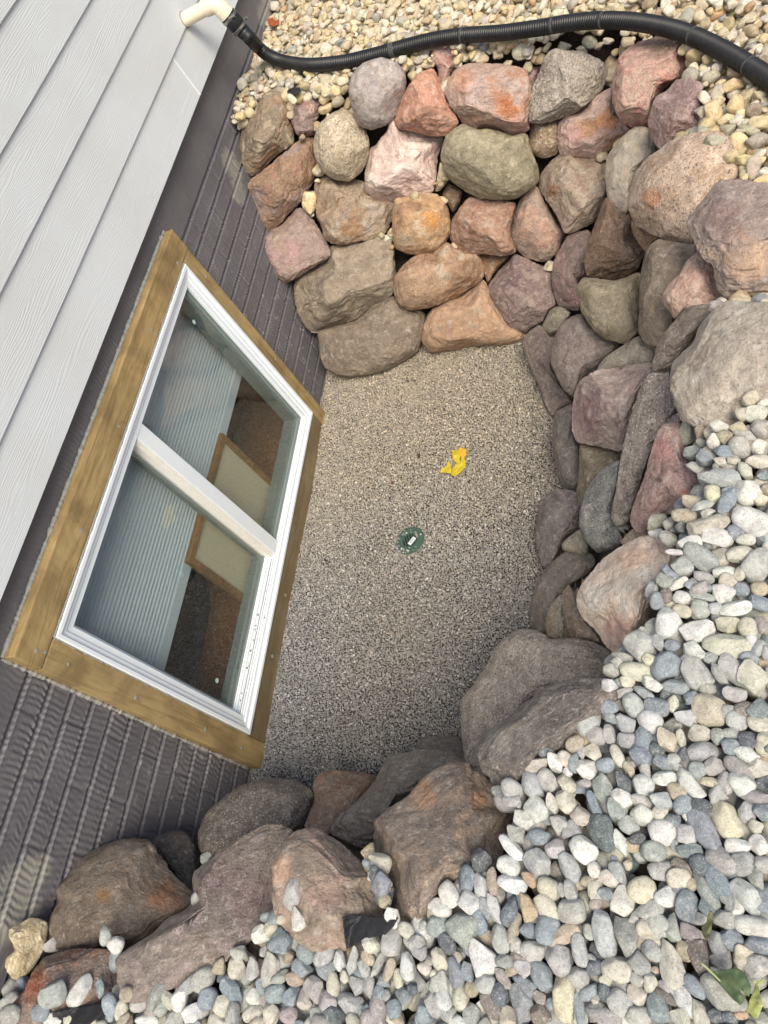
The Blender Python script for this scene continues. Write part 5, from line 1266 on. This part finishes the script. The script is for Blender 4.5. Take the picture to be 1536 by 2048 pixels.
# ------------------------------------------------------------------ discharge pipe and hose
dp = bpy.data.objects.new('discharge_pipe', None)
COL.objects.link(dp)
dp['label'] = 'cream elbow pipe leaving the siding with a black corrugated hose over the pebbles'
dp['category'] = 'drain hose'
w0 = on_x(368, 40, 0.04)
def bez(a, b, c, n=10):
    a, b, c = map(np.array, (a, b, c))
    return [tuple(a * (1 - t) ** 2 + 2 * b * t * (1 - t) + c * t * t) for t in np.linspace(0, 1, n)]
ex = np.array([1.0, 0, 0]); dn = np.array([0.27, 0.02, -0.963]); dn /= np.linalg.norm(dn)
elb = w0 + ex * 0.150
q = MB(); q.tube([tuple(w0 - ex * 0.04), tuple(w0 + ex * 0.115)], 0.0255, 28)
q.build('pvc_pipe', M_PVC, dp, True)
q = MB()
pts = [tuple(w0 + ex * 0.098)] + [tuple(w0 + ex * 0.106)] + bez(w0 + ex * 0.124, elb, elb + dn * 0.030, 9) + [tuple(elb + dn * 0.052)]
q.tube(pts, [0.0285, 0.0305] + [0.0305] * 8 + [0.0305, 0.0315], 28)
q.tube([tuple(elb + dn * 0.024), tuple(elb + dn * 0.054)], 0.0322, 28)
q.build('elbow', M_PVC, dp, True)
e1 = elb + dn * 0.050
q = MB()
q.tube([tuple(e1), tuple(e1 + dn * 0.004), tuple(e1 + dn * 0.066), tuple(e1 + dn * 0.074), tuple(e1 + dn * 0.090)], [0.030, 0.0325, 0.0325, 0.0275, 0.0265], 28)
cp = q.build('rubber_coupling', M_RUBBER, dp, True)
for dd in (0.010, 0.056):
    q = MB()
    q.tube([tuple(e1 + dn * dd), tuple(e1 + dn * (dd + 0.0015)), tuple(e1 + dn * (dd + 0.0095)), tuple(e1 + dn * (dd + 0.011))], [0.0328, 0.0345, 0.0345, 0.0328], 28)
    side = np.cross(dn, [0, 1, 0]); side /= np.linalg.norm(side)
    s0 = e1 + dn * (dd + 0.005) + (side * 0.6 + np.array([0, 0.8, 0]) * (1 if dd > 0.03 else -1)) * 0.036
    q.tube([tuple(s0 - np.array([.012, 0, 0])), tuple(s0 + np.array([.014, 0, 0]))], 0.0045, 10)
    q.build('hose_clamp', M_STEEL, cp, True)
e2 = e1 + dn * 0.082
hp = [e2, e2 + dn * 0.03]
def bz(u, v, lift):
    z = 0.945
    for _ in range(4):
        P = on_z(u, v, z)
        z = float(ztop(P[0], P[1])) - 0.004 + lift
    return P
for (u, v, lf) in ((514, 92, .115), (534, 109, .075), (560, 121, .046), (592, 128, .036), (630, 130, .034), (690, 124, .034), (745, 111, .034), (800, 96, .034), (860, 81, .036), (925, 71, .036), (1000, 66, .036),
                   (1070, 57, .038), (1130, 47, .038), (1190, 41, .038), (1250, 42, .038), (1310, 50, .038), (1370, 66, .038), (1430, 93, .038), (1490, 127, .038), (1545, 163, .038), (1640, 232, .038), (1760, 330, .038)):
    hp.append(bz(u, v, lf))
def catmull(P, step):
    P = [np.array(p) for p in P]
    out = []
    for i in range(len(P) - 1):
        p0, p1, p2, p3 = P[max(i - 1, 0)], P[i], P[i + 1], P[min(i + 2, len(P) - 1)]
        m = 60
        for k in range(m):
            t = k / m
            out.append(0.5 * ((2 * p1) + (-p0 + p2) * t + (2 * p0 - 5 * p1 + 4 * p2 - p3) * t ** 2 + (-p0 + 3 * p1 - 3 * p2 + p3) * t ** 3))
    out = np.array(out)
    L = np.concatenate([[0], np.cumsum(np.linalg.norm(np.diff(out, axis=0), axis=1))])
    s = np.arange(0, L[-1], step)
    return np.stack([np.interp(s, L, out[:, k]) for k in range(3)], 1), s
pitch = 0.0084
CP, S = catmull(hp, pitch / 6)
plain_at = []
for (u, v) in ((512, 86), (785, 100), (925, 71), (1105, 51), (1206, 41), (1387, 72), (1500, 133)):
    uu, vv, _ = pix(CP)
    plain_at.append(S[np.argmin(np.hypot(uu - u, vv - v))])
prof = np.where(np.cos(2 * np.pi * S / pitch) > -0.25, 0.0256, 0.0220)
cuff = np.zeros(len(S))
for k, sp in enumerate(plain_at):
    half = 0.012 if k in (0, 1) else 0.006
    cuff = np.maximum(cuff, (np.abs(S - sp) < half))
prof = np.where(cuff > 0, 0.0248, prof)
q = MB(); q.tube([tuple(p) for p in CP], prof, 20)
m, nt, p = new_mat('black_corrugated_plastic')
geo = nt.nodes.new('ShaderNodeNewGeometry')
c = mix_col(nt, ramp(nt, noise(nt, geo.outputs['Position'], 60, 4, 0.6), [(0.5, 0.0), (0.8, 0.3)]), s2l((22, 23, 27)), s2l((70, 72, 74)))
c = mix_col(nt, ramp(nt, noise(nt, geo.outputs['Position'], 8, 3, 0.6), [(0.5, 0.0), (0.75, 0.2)]), c, s2l((60, 62, 64)))
nt.links.new(c, p.inputs['Base Color']); p.inputs['Roughness'].default_value = 0.42
hose = q.build('corrugated_hose', m, dp, 'all')
M_SCUFF = plain('scuffed_cuff', (66, 68, 70), 0.6, 0, 240, 0.6)
for k, sp in enumerate(plain_at[1:]):
    sel = np.abs(S - sp) < (0.010 if k == 0 else 0.0045)
    q = MB(); q.tube([tuple(p) for p in CP[sel]], 0.0252, 20)
    q.build('smooth_cuff', M_SCUFF, hose, 'all')
# flashing ring round the pipe
q = MB(); q.tube([tuple(w0 + ex * 0.002), tuple(w0 + ex * 0.006)], [0.0295, 0.0275], 24)
q.build('sealant_ring', M_CAULK, dp, True)

# ------------------------------------------------------------------ odd stones
def loose_stone(c, pts, cols, style, name, label, cat, hf, lift=0.0, mat=None, seed=3, level=5, tilt=0.5, push=-0.15, exps=None):
    pp = crop(c, pts)
    def sfc(u, v):
        return min(first_hit(u, v, lift)[0], march(u, v), (0.03 - CAM[0]) / min(ray(u, v)[0], -1e-3))
    P, F0, cen, mr, Q = stone_from_outline(pp, style, 0.0, hf, seed, level, surface=sfc, push=push, tilt=tilt, exps=exps)
    cc = stone_color(P, Q, seed, cols, (), KC)
    o = link(name, mesh_np(name, P - cen, F0, mat or M_BOULDER, cc), label=label, category=cat)
    o.location = cen
    return o
loose_stone('K', '200,880 290,910 290,1000 270,1080 210,1180 150,1250 80,1260 30,1190 40,1130 90,1080 55,1000 60,950 140,910', ((206, 188, 142), (186, 164, 112), (222, 208, 172)), 'a', 'limestone_chunk', 'jagged yellow limestone chunk against the foundation at the lower left', 'stone', 0.42, seed=5, push=-0.4)
loose_stone('A', '610,1240 700,1265 695,1370 660,1420 600,1370 590,1320', ((228, 194, 124), (214, 176, 104), (236, 212, 160)), 'a', 'yellow_stone', 'small bright yellow angular stone stuck between boulders of the far wall', 'stone', 0.7, seed=9, level=4, push=-0.9)
loose_stone('J', '1140,780 1180,740 1220,720 1225,800 1215,860 1160,810', ((214, 196, 148), (196, 174, 124), (226, 212, 176)), 'a', 'yellow_stone', 'pale yellow stone wedged between the near boulders left of the ochre-crested one', 'stone', 0.6, seed=12, level=4)
loose_stone('B', '310,1010 340,1090 370,1150 310,1230 270,1235 290,1110', ((206, 190, 158), (190, 176, 146), (216, 206, 184)), 'a', 'wedge_stone', 'thin cream wedge stone between the pale pink block and the olive-green boulder', 'stone', 0.6, seed=14, level=4, push=0.2)
loose_stone('E', '1060,620 1105,630 1105,695 1020,690', ((190, 176, 146), (176, 160, 130), (206, 196, 172)), 'a', 'wedge_stone', 'tiny cream wedge stone above the dark purple angular boulder', 'stone', 0.6, seed=15, level=4, push=0.2)
loose_stone('J', '160,800 200,778 228,800 215,840 175,862 155,835', ((178, 186, 180), (160, 170, 166), (200, 206, 200)), 'a', 'rock_chip', 'pale greenish stone chip between the dark boulders by the foundation', 'stone', 0.6, seed=17, level=4)

# ------------------------------------------------------------------ landscape fabric, leaves, twig
def sheet(pts, surface, name, mat, label, cat, wr=0.006, thick=0.0012, step=4.0, seed=1, freq=30, colf=None, lift=0.004, parent=None):
    """thin crumpled sheet whose outline lies on the surface under the given pixels"""
    pts = np.asarray(pts, float)
    e = []
    for i in range(len(pts)):
        a, b = pts[i], pts[(i + 1) % len(pts)]
        n_ = max(1, int(np.hypot(*(b - a)) / step))
        e += [a + (b - a) * k / n_ for k in range(n_)]
    e = np.array(e)
    x0, y0 = e.min(0); x1, y1 = e.max(0)
    gxx, gyy = np.meshgrid(np.arange(x0 + step / 2, x1, step), np.arange(y0 + step / 2, y1, step))
    g = np.stack([gxx.ravel(), gyy.ravel()], 1)
    def inside(p):
        c = False
        j = len(pts) - 1
        for i in range(len(pts)):
            if (pts[i][1] > p[1]) != (pts[j][1] > p[1]) and p[0] < (pts[j][0] - pts[i][0]) * (p[1] - pts[i][1]) / (pts[j][1] - pts[i][1]) + pts[i][0]:
                c = not c
            j = i
        return c
    g = [p for p in g if inside(p) and np.min(np.hypot(*(e - p).T)) > step * 0.5]
    allp = [Vector(p) for p in e] + [Vector(p) for p in g]
    vo, eo, fo, *_ = delaunay_2d_cdt(allp, [], [list(range(len(e)))], 1, 1e-4)
    T = [surface(v.x, v.y) for v in vo]
    P = np.array([CAM + ray(v.x, v.y) * t for v, t in zip(vo, T)])
    P[:, 2] += lift
    P = P - np.array([ray(*pts.mean(0))]) * (fbm(P, freq, 3, seed)[:, None] * wr + wr * 0.5)
    n_ = len(P)
    dd = ray(*pts.mean(0)) * thick
    V = np.concatenate([P, P + dd])
    F = [tuple(f) for f in fo] + [tuple(n_ + i for i in reversed(f)) for f in fo]
    bnd = {}
    for f in fo:
        for i in range(len(f)):
            a, b = f[i], f[(i + 1) % len(f)]
            bnd[(a, b)] = 1
    F += [(b, a, n_ + a, n_ + b) for (a, b) in bnd if (b, a) not in bnd]
    cen = P.mean(0)
    me = bpy.data.meshes.new(name)
    me.from_pydata([tuple(v - (cen if parent is None else 0)) for v in V], [], F)
    me.update()
    me.polygons.foreach_set('use_smooth', [True] * len(me.polygons))
    me.materials.append(mat)
    if colf is not None:
        ca = me.color_attributes.new('Col', 'FLOAT_COLOR', 'POINT')
        cc = np.ones((len(V), 4), np.float32); cc[:, :3] = colf(V)
        ca.data.foreach_set('color', cc.ravel())
    o = link(name, me, parent, label=label, category=cat)
    if parent is None:
        o.location = cen
    return o
def soft_surface(u, v):
    t1 = march(u, v)
    h = first_hit(u, v)[0]
    return min(h, t1)
sheet(crop('J', '1035,1180 1120,1172 1250,1178 1380,1185 1350,1240 1300,1290 1200,1310 1120,1350 1060,1380 1045,1290'), lambda u, v: first_hit(u, v)[0] - 0.012, 'landscape_fabric', M_FABRIC, 'black weed fabric sticking out beside the steep boulder', 'fabric', 0.004, step=3.5, freq=25)
sheet(crop('K', '330,1470 420,1440 520,1430 640,1405 720,1420 640,1470 560,1540 430,1560 340,1540'), lambda u, v: first_hit(u, v)[0] - 0.010, 'landscape_fabric', M_FABRIC, 'black weed fabric edge under the rust-ended slab', 'fabric', 0.004, step=3.5, freq=25, seed=4)
sheet(crop('A', '478,470 520,448 582,446 585,480 540,500 515,530 490,520'), lambda u, v: first_hit(u, v)[0] - 0.004, 'landscape_fabric', M_FABRIC, 'black weed fabric crescent above the small purplish boulder', 'fabric', 0.006, step=3.0, freq=40, seed=5)

def leaf_mat(name, a_, b_, vein):
    m, nt, p = new_mat(name)
    geo = nt.nodes.new('ShaderNodeNewGeometry')
    c = mix_col(nt, ramp(nt, noise(nt, geo.outputs['Position'], 70, 4, 0.6), [(0.4, 0.0), (0.62, 1.0)]), s2l(a_), s2l(b_))
    c = mix_col(nt, ramp(nt, noise(nt, geo.outputs['Position'], 160, 3, 0.6), [(0.6, 0.0), (0.7, 0.6)]), c, s2l(vein))
    nt.links.new(c, p.inputs['Base Color'])
    p.inputs['Roughness'].default_value = 0.55
    return m
flo = lambda u, v: (CAM[2] - 0.012) / -ray(u, v)[2]
ZL = (700, 820, 4.267)
CR['Z'] = ZL
CR['Q'] = (1186, 1698, 4.389)
LY = leaf_mat('yellow_leaf_skin', (208, 186, 44), (182, 166, 46), (130, 110, 26))
yl = bpy.data.objects.new('yellow_leaf', None); COL.objects.link(yl)
yl['label'] = 'crumpled bright yellow leaf lying on the pea gravel'; yl['category'] = 'leaf'
for k, s in enumerate(('870,340 900,345 930,335 950,380 935,420 945,450 915,455 885,430 872,390', '930,330 945,318 990,340 998,385 975,410 945,400 930,375',
                       '955,400 975,410 992,440 990,495 950,530 900,575 865,560 872,510 890,485 905,460 940,455', '845,440 865,470 872,510 868,550 845,545 775,540 785,505 825,490')):
    sheet(crop('Z', s), flo, 'leaf_lobe', LY if k != 1 else leaf_mat('orange_leaf_skin', (224, 166, 50), (214, 170, 54), (150, 100, 20)), None, None, 0.009, 0.0004, 2.0, 20 + k, 60, lift=0.0 + 0.002 * k, parent=yl)
LG = leaf_mat('green_leaf_skin', (70, 90, 60), (92, 108, 76), (52, 56, 40))
bedl = lambda u, v: first_hit(u, v, 0.03)[0]
gl_ = bpy.data.objects.new('green_leaf', None); COL.objects.link(gl_)
gl_['label'] = 'wilted green leaf with a pale midrib on the pebbles at the lower right'; gl_['category'] = 'leaf'
sheet(crop('Q', '960,1010 1050,1080 1150,1060 1260,1045 1310,1070 1350,1120 1390,1210 1370,1300 1290,1230 1330,1330 1300,1370 1230,1320 1160,1240 1080,1150 1010,1080'), bedl, 'leaf_blade', LG, None, None, 0.02, 0.0004, 3.5, 31, 30, parent=gl_)
def strand(pts, c, r, surface, name, mat, parent=None, lift=0.004, **kw):
    pp = crop(c, pts)
    P = [CAM + ray(u, v) * (surface(u, v)) + np.array([0, 0, lift]) for u, v in pp]
    CPt, _ = catmull(P, 0.004)
    mb = MB(); mb.tube([tuple(p) for p in CPt], [r * (1 - 0.5 * k / len(CPt)) for k in range(len(CPt))], 8)
    return mb.build(name, mat, parent, 'all', **kw)
bedl2 = lambda u, v: first_hit(u, v, 0.045)[0]
strand('950,1000 1040,1080 1130,1170 1210,1250 1300,1350', 'Q', 0.0016, bedl2, 'midrib', plain('leaf_rib', (172, 180, 130), 0.6), gl_)
strand('1170,1210 1240,1140 1310,1070', 'Q', 0.0011, bedl2, 'side_vein', plain('leaf_rib', (172, 180, 130), 0.6), gl_)
sheet(crop('Q', '1400,1150 1450,1165 1505,1135 1500,1180 1455,1195 1470,1290 1495,1370 1450,1480 1420,1490 1350,1420 1370,1340 1410,1250 1425,1190'), bedl, 'curled_leaf', leaf_mat('pale_leaf_skin', (170, 176, 112), (140, 150, 88), (84, 86, 50)), 'curled pale yellow-green leaf at the lower right corner', 'leaf', 0.010, 0.0005, 3.0, 41, 40)
sheet(crop('Q', '1030,540 1060,560 1050,620 1045,700 1030,790 990,800 960,740 955,690 1000,640 1010,590'), bedl, 'withered_leaf', leaf_mat('olive_leaf_skin', (84, 88, 58), (100, 100, 66), (52, 50, 34)), 'small withered olive-green leaf folded between pebbles', 'leaf', 0.010, 0.0005, 3.0, 43, 50)
sheet([(537, 40), (546, 36), (551, 43), (560, 40), (558, 50), (549, 55), (541, 52), (536, 47)], lambda u, v: bz(u, v, 0.02) @ np.zeros(3) + np.linalg.norm(bz(u, v, 0.02) - CAM), 'oak_leaf', leaf_mat('brown_leaf_skin', (176, 96, 50), (150, 80, 44), (110, 60, 34)), 'curled rust-brown leaf by the foundation at the top', 'leaf', 0.012, 0.0005, 2.0, 45, 45)

# ------------------------------------------------------------------ drain grate
dc = on_z(820, 1081, 0.006)
gr = bpy.data.objects.new('drain_grate', None); COL.objects.link(gr)
gr['label'] = 'round green plastic drain grate in the pea gravel with a white sticker'; gr['category'] = 'drain grate'
s0_, s1_ = on_z(*crop('Z', '500,1050')[0], 0.006), on_z(*crop('Z', '535,1180')[0], 0.006)
sa = math.atan2(s1_[1] - s0_[1], s1_[0] - s0_[0])
ca_, sa_ = math.cos(sa), math.sin(sa)
def tor(x, y): return (dc[0] + x * ca_ - y * sa_, dc[1] + x * sa_ + y * ca_)
RD_ = 0.055
ring = [(RD_ * math.cos(t), RD_ * math.sin(t)) for t in np.linspace(0, 2 * math.pi, 56, endpoint=False)]
slots = [(-h, h, y) for y, h in ((-0.0245, .014), (-0.0147, .024), (-0.0049, .028), (0.0049, .028), (0.0147, .024), (0.0245, .014))]
hw = 0.0031
pts2, faces_c = [Vector(p) for p in ring], [list(range(56))]
edges_c = []
for (a, b, y) in slots:
    b0 = len(pts2)
    pts2 += [Vector((a, y - hw)), Vector((b, y - hw)), Vector((b, y + hw)), Vector((a, y + hw))]
    edges_c += [(b0, b0 + 1), (b0 + 1, b0 + 2), (b0 + 2, b0 + 3), (b0 + 3, b0)]
vo, eo, fo, *_ = delaunay_2d_cdt(pts2, edges_c, faces_c, 1, 1e-7)
fk = []
for f in fo:
    c_ = sum((vo[i] for i in f), Vector((0, 0))) / len(f)
    if not any(a < c_.x < b and abs(c_.y - y) < hw for a, b, y in slots):
        fk.append(tuple(f))
n_ = len(vo)
zt_, zb_ = 0.0085, 0.0045
vv_ = [(*tor(v.x, v.y), zt_) for v in vo] + [(*tor(v.x, v.y), zb_) for v in vo]
F = list(fk) + [tuple(n_ + i for i in reversed(f)) for f in fk]
bnd = {(f[i], f[(i + 1) % len(f)]) for f in fk for i in range(len(f))}
F += [(b, a, n_ + a, n_ + b) for (a, b) in bnd if (b, a) not in bnd]
MB().add(vv_, F).build('grate', M_GREEN, gr)
q = MB(); rr_ = [(RD_ + 0.0) * 1.0, RD_ + 0.002, RD_ + 0.002, RD_ - 0.002, RD_ - 0.002]
zz_ = [0.0092, 0.0080, 0.0, 0.0, 0.0092]
vs, fs = [], []
for k in range(5):
    vs += [(dc[0] + rr_[k] * math.cos(t), dc[1] + rr_[k] * math.sin(t), zz_[k]) for t in np.linspace(0, 2 * math.pi, 56, endpoint=False)]
for k in range(4):
    fs += [(k * 56 + i, k * 56 + (i + 1) % 56, (k + 1) * 56 + (i + 1) % 56, (k + 1) * 56 + i) for i in range(56)]
q.add(vs, fs).build('rim', M_GREEN, gr, True)
q = MB(); q.tube([(dc[0], dc[1], 0.0042), (dc[0], dc[1], -0.02)], RD_ - 0.003, 32).build('sump', M_RUBBER, gr)
stc = on_z(*crop('Z', '522,1110')[0], 0.016)
st_d = on_z(*crop('Z', '545,1080')[0], 0.016) - on_z(*crop('Z', '498,1140')[0], 0.016)
an = math.atan2(st_d[1], st_d[0])
def strect(mb, x0, x1, y0, y1, z0, z1):
    c_, s_ = math.cos(an), math.sin(an)
    vs = [(stc[0] + x * c_ - y * s_, stc[1] + x * s_ + y * c_, z) for z in (z0, z1) for x, y in ((x0, y0), (x1, y0), (x1, y1), (x0, y1))]
    mb.add(vs, [(0, 3, 2, 1), (4, 5, 6, 7), (0, 1, 5, 4), (1, 2, 6, 5), (2, 3, 7, 6), (3, 0, 4, 7)])
    return mb
skr = strect(MB(), -0.0165, 0.0165, -0.0080, 0.0080, 0.0090, 0.0096).build('sticker', M_STICK, gr)
q = MB(); rb = random.Random(3); x = -0.012
while x < 0.012:
    w = rb.choice((0.0004, 0.0007, 0.0010)); strect(q, x, x + w, -0.001, 0.0040, 0.0097, 0.0098); x += w + rb.choice((0.0006, 0.0009))
x = -0.010
while x < 0.010:
    strect(q, x, x + 0.0008, -0.0036, -0.0022, 0.0097, 0.0098); x += 0.0016
q.build('sticker_print', M_INK, skr)

# a few grains have rolled onto the grate
r3 = np.random.default_rng(9)
gv, gf, gcl = [], [], []
for k in range(46):
    a_ = r3.uniform(0, 6.28) if k % 3 else r3.uniform(3.4, 4.9)
    rr = RD_ * (r3.uniform(0.55, 1.05) if k % 3 else r3.uniform(0.75, 1.08))
    V0, F0 = ico(2)
    s_ = r3.uniform(0.0028, 0.0046)
    gv.append(V0 * (1 + r3.uniform(-.15, .15, (len(V0), 1))) * np.array([s_, s_ * .8, s_ * .7]) + np.array([dc[0] + rr * math.cos(a_), dc[1] + rr * math.sin(a_), 0.0112]))
    gf.append(F0 + 42 * k)
    gcl.append(np.tile(s2l(pal[r3.integers(len(pal))]) * 1.1, (42, 1)))
link('loose_grains', mesh_np('loose_grains', np.concatenate(gv), np.concatenate(gf), M_PEA, np.concatenate(gcl)), kind='stuff',
     label='loose gravel grains scattered on the green drain grate', category='gravel')

# dark bits of bark blown onto the gravel
for (u, v, L_, lb) in ((838, 912, .012, 'largest dark scrap of bark on the pea gravel, left of the yellow leaf'), (811, 930, .008, 'dark scrap of bark beside the largest one, farther from the yellow leaf'),
                   (785, 966, .010, 'tiny reddish scrap on the pea gravel, above left of the drain grate'), (914, 1062, .006, 'tiny dark scrap of bark right of the drain grate'),
                   (857, 1012, .007, 'tiny dark scrap of bark between the yellow leaf and the drain grate'), (650, 1120, .009, 'dark scrap of bark on the gravel close to the window sill')):
    V0, F0 = ico(3)
    c_ = on_z(u, v, 0.008)
    q_ = V0 * (1 + 0.35 * fbm(V0 + u, 2.0, 2, 3))[:, None] * np.array([L_, L_ * 0.5, L_ * 0.3])
    a_ = u * 1.7
    q_ = q_ @ np.array([[math.cos(a_), math.sin(a_), 0], [-math.sin(a_), math.cos(a_), 0], [0, 0, 1]])
    link('bark_bit', mesh_np('bark_bit', q_, F0, M_SOIL if v != 966 else leaf_mat('red_bit', (120, 70, 60), (100, 60, 50), (60, 40, 30))),
         label=lb, category='bark', group='scraps on the pea gravel').location = c_
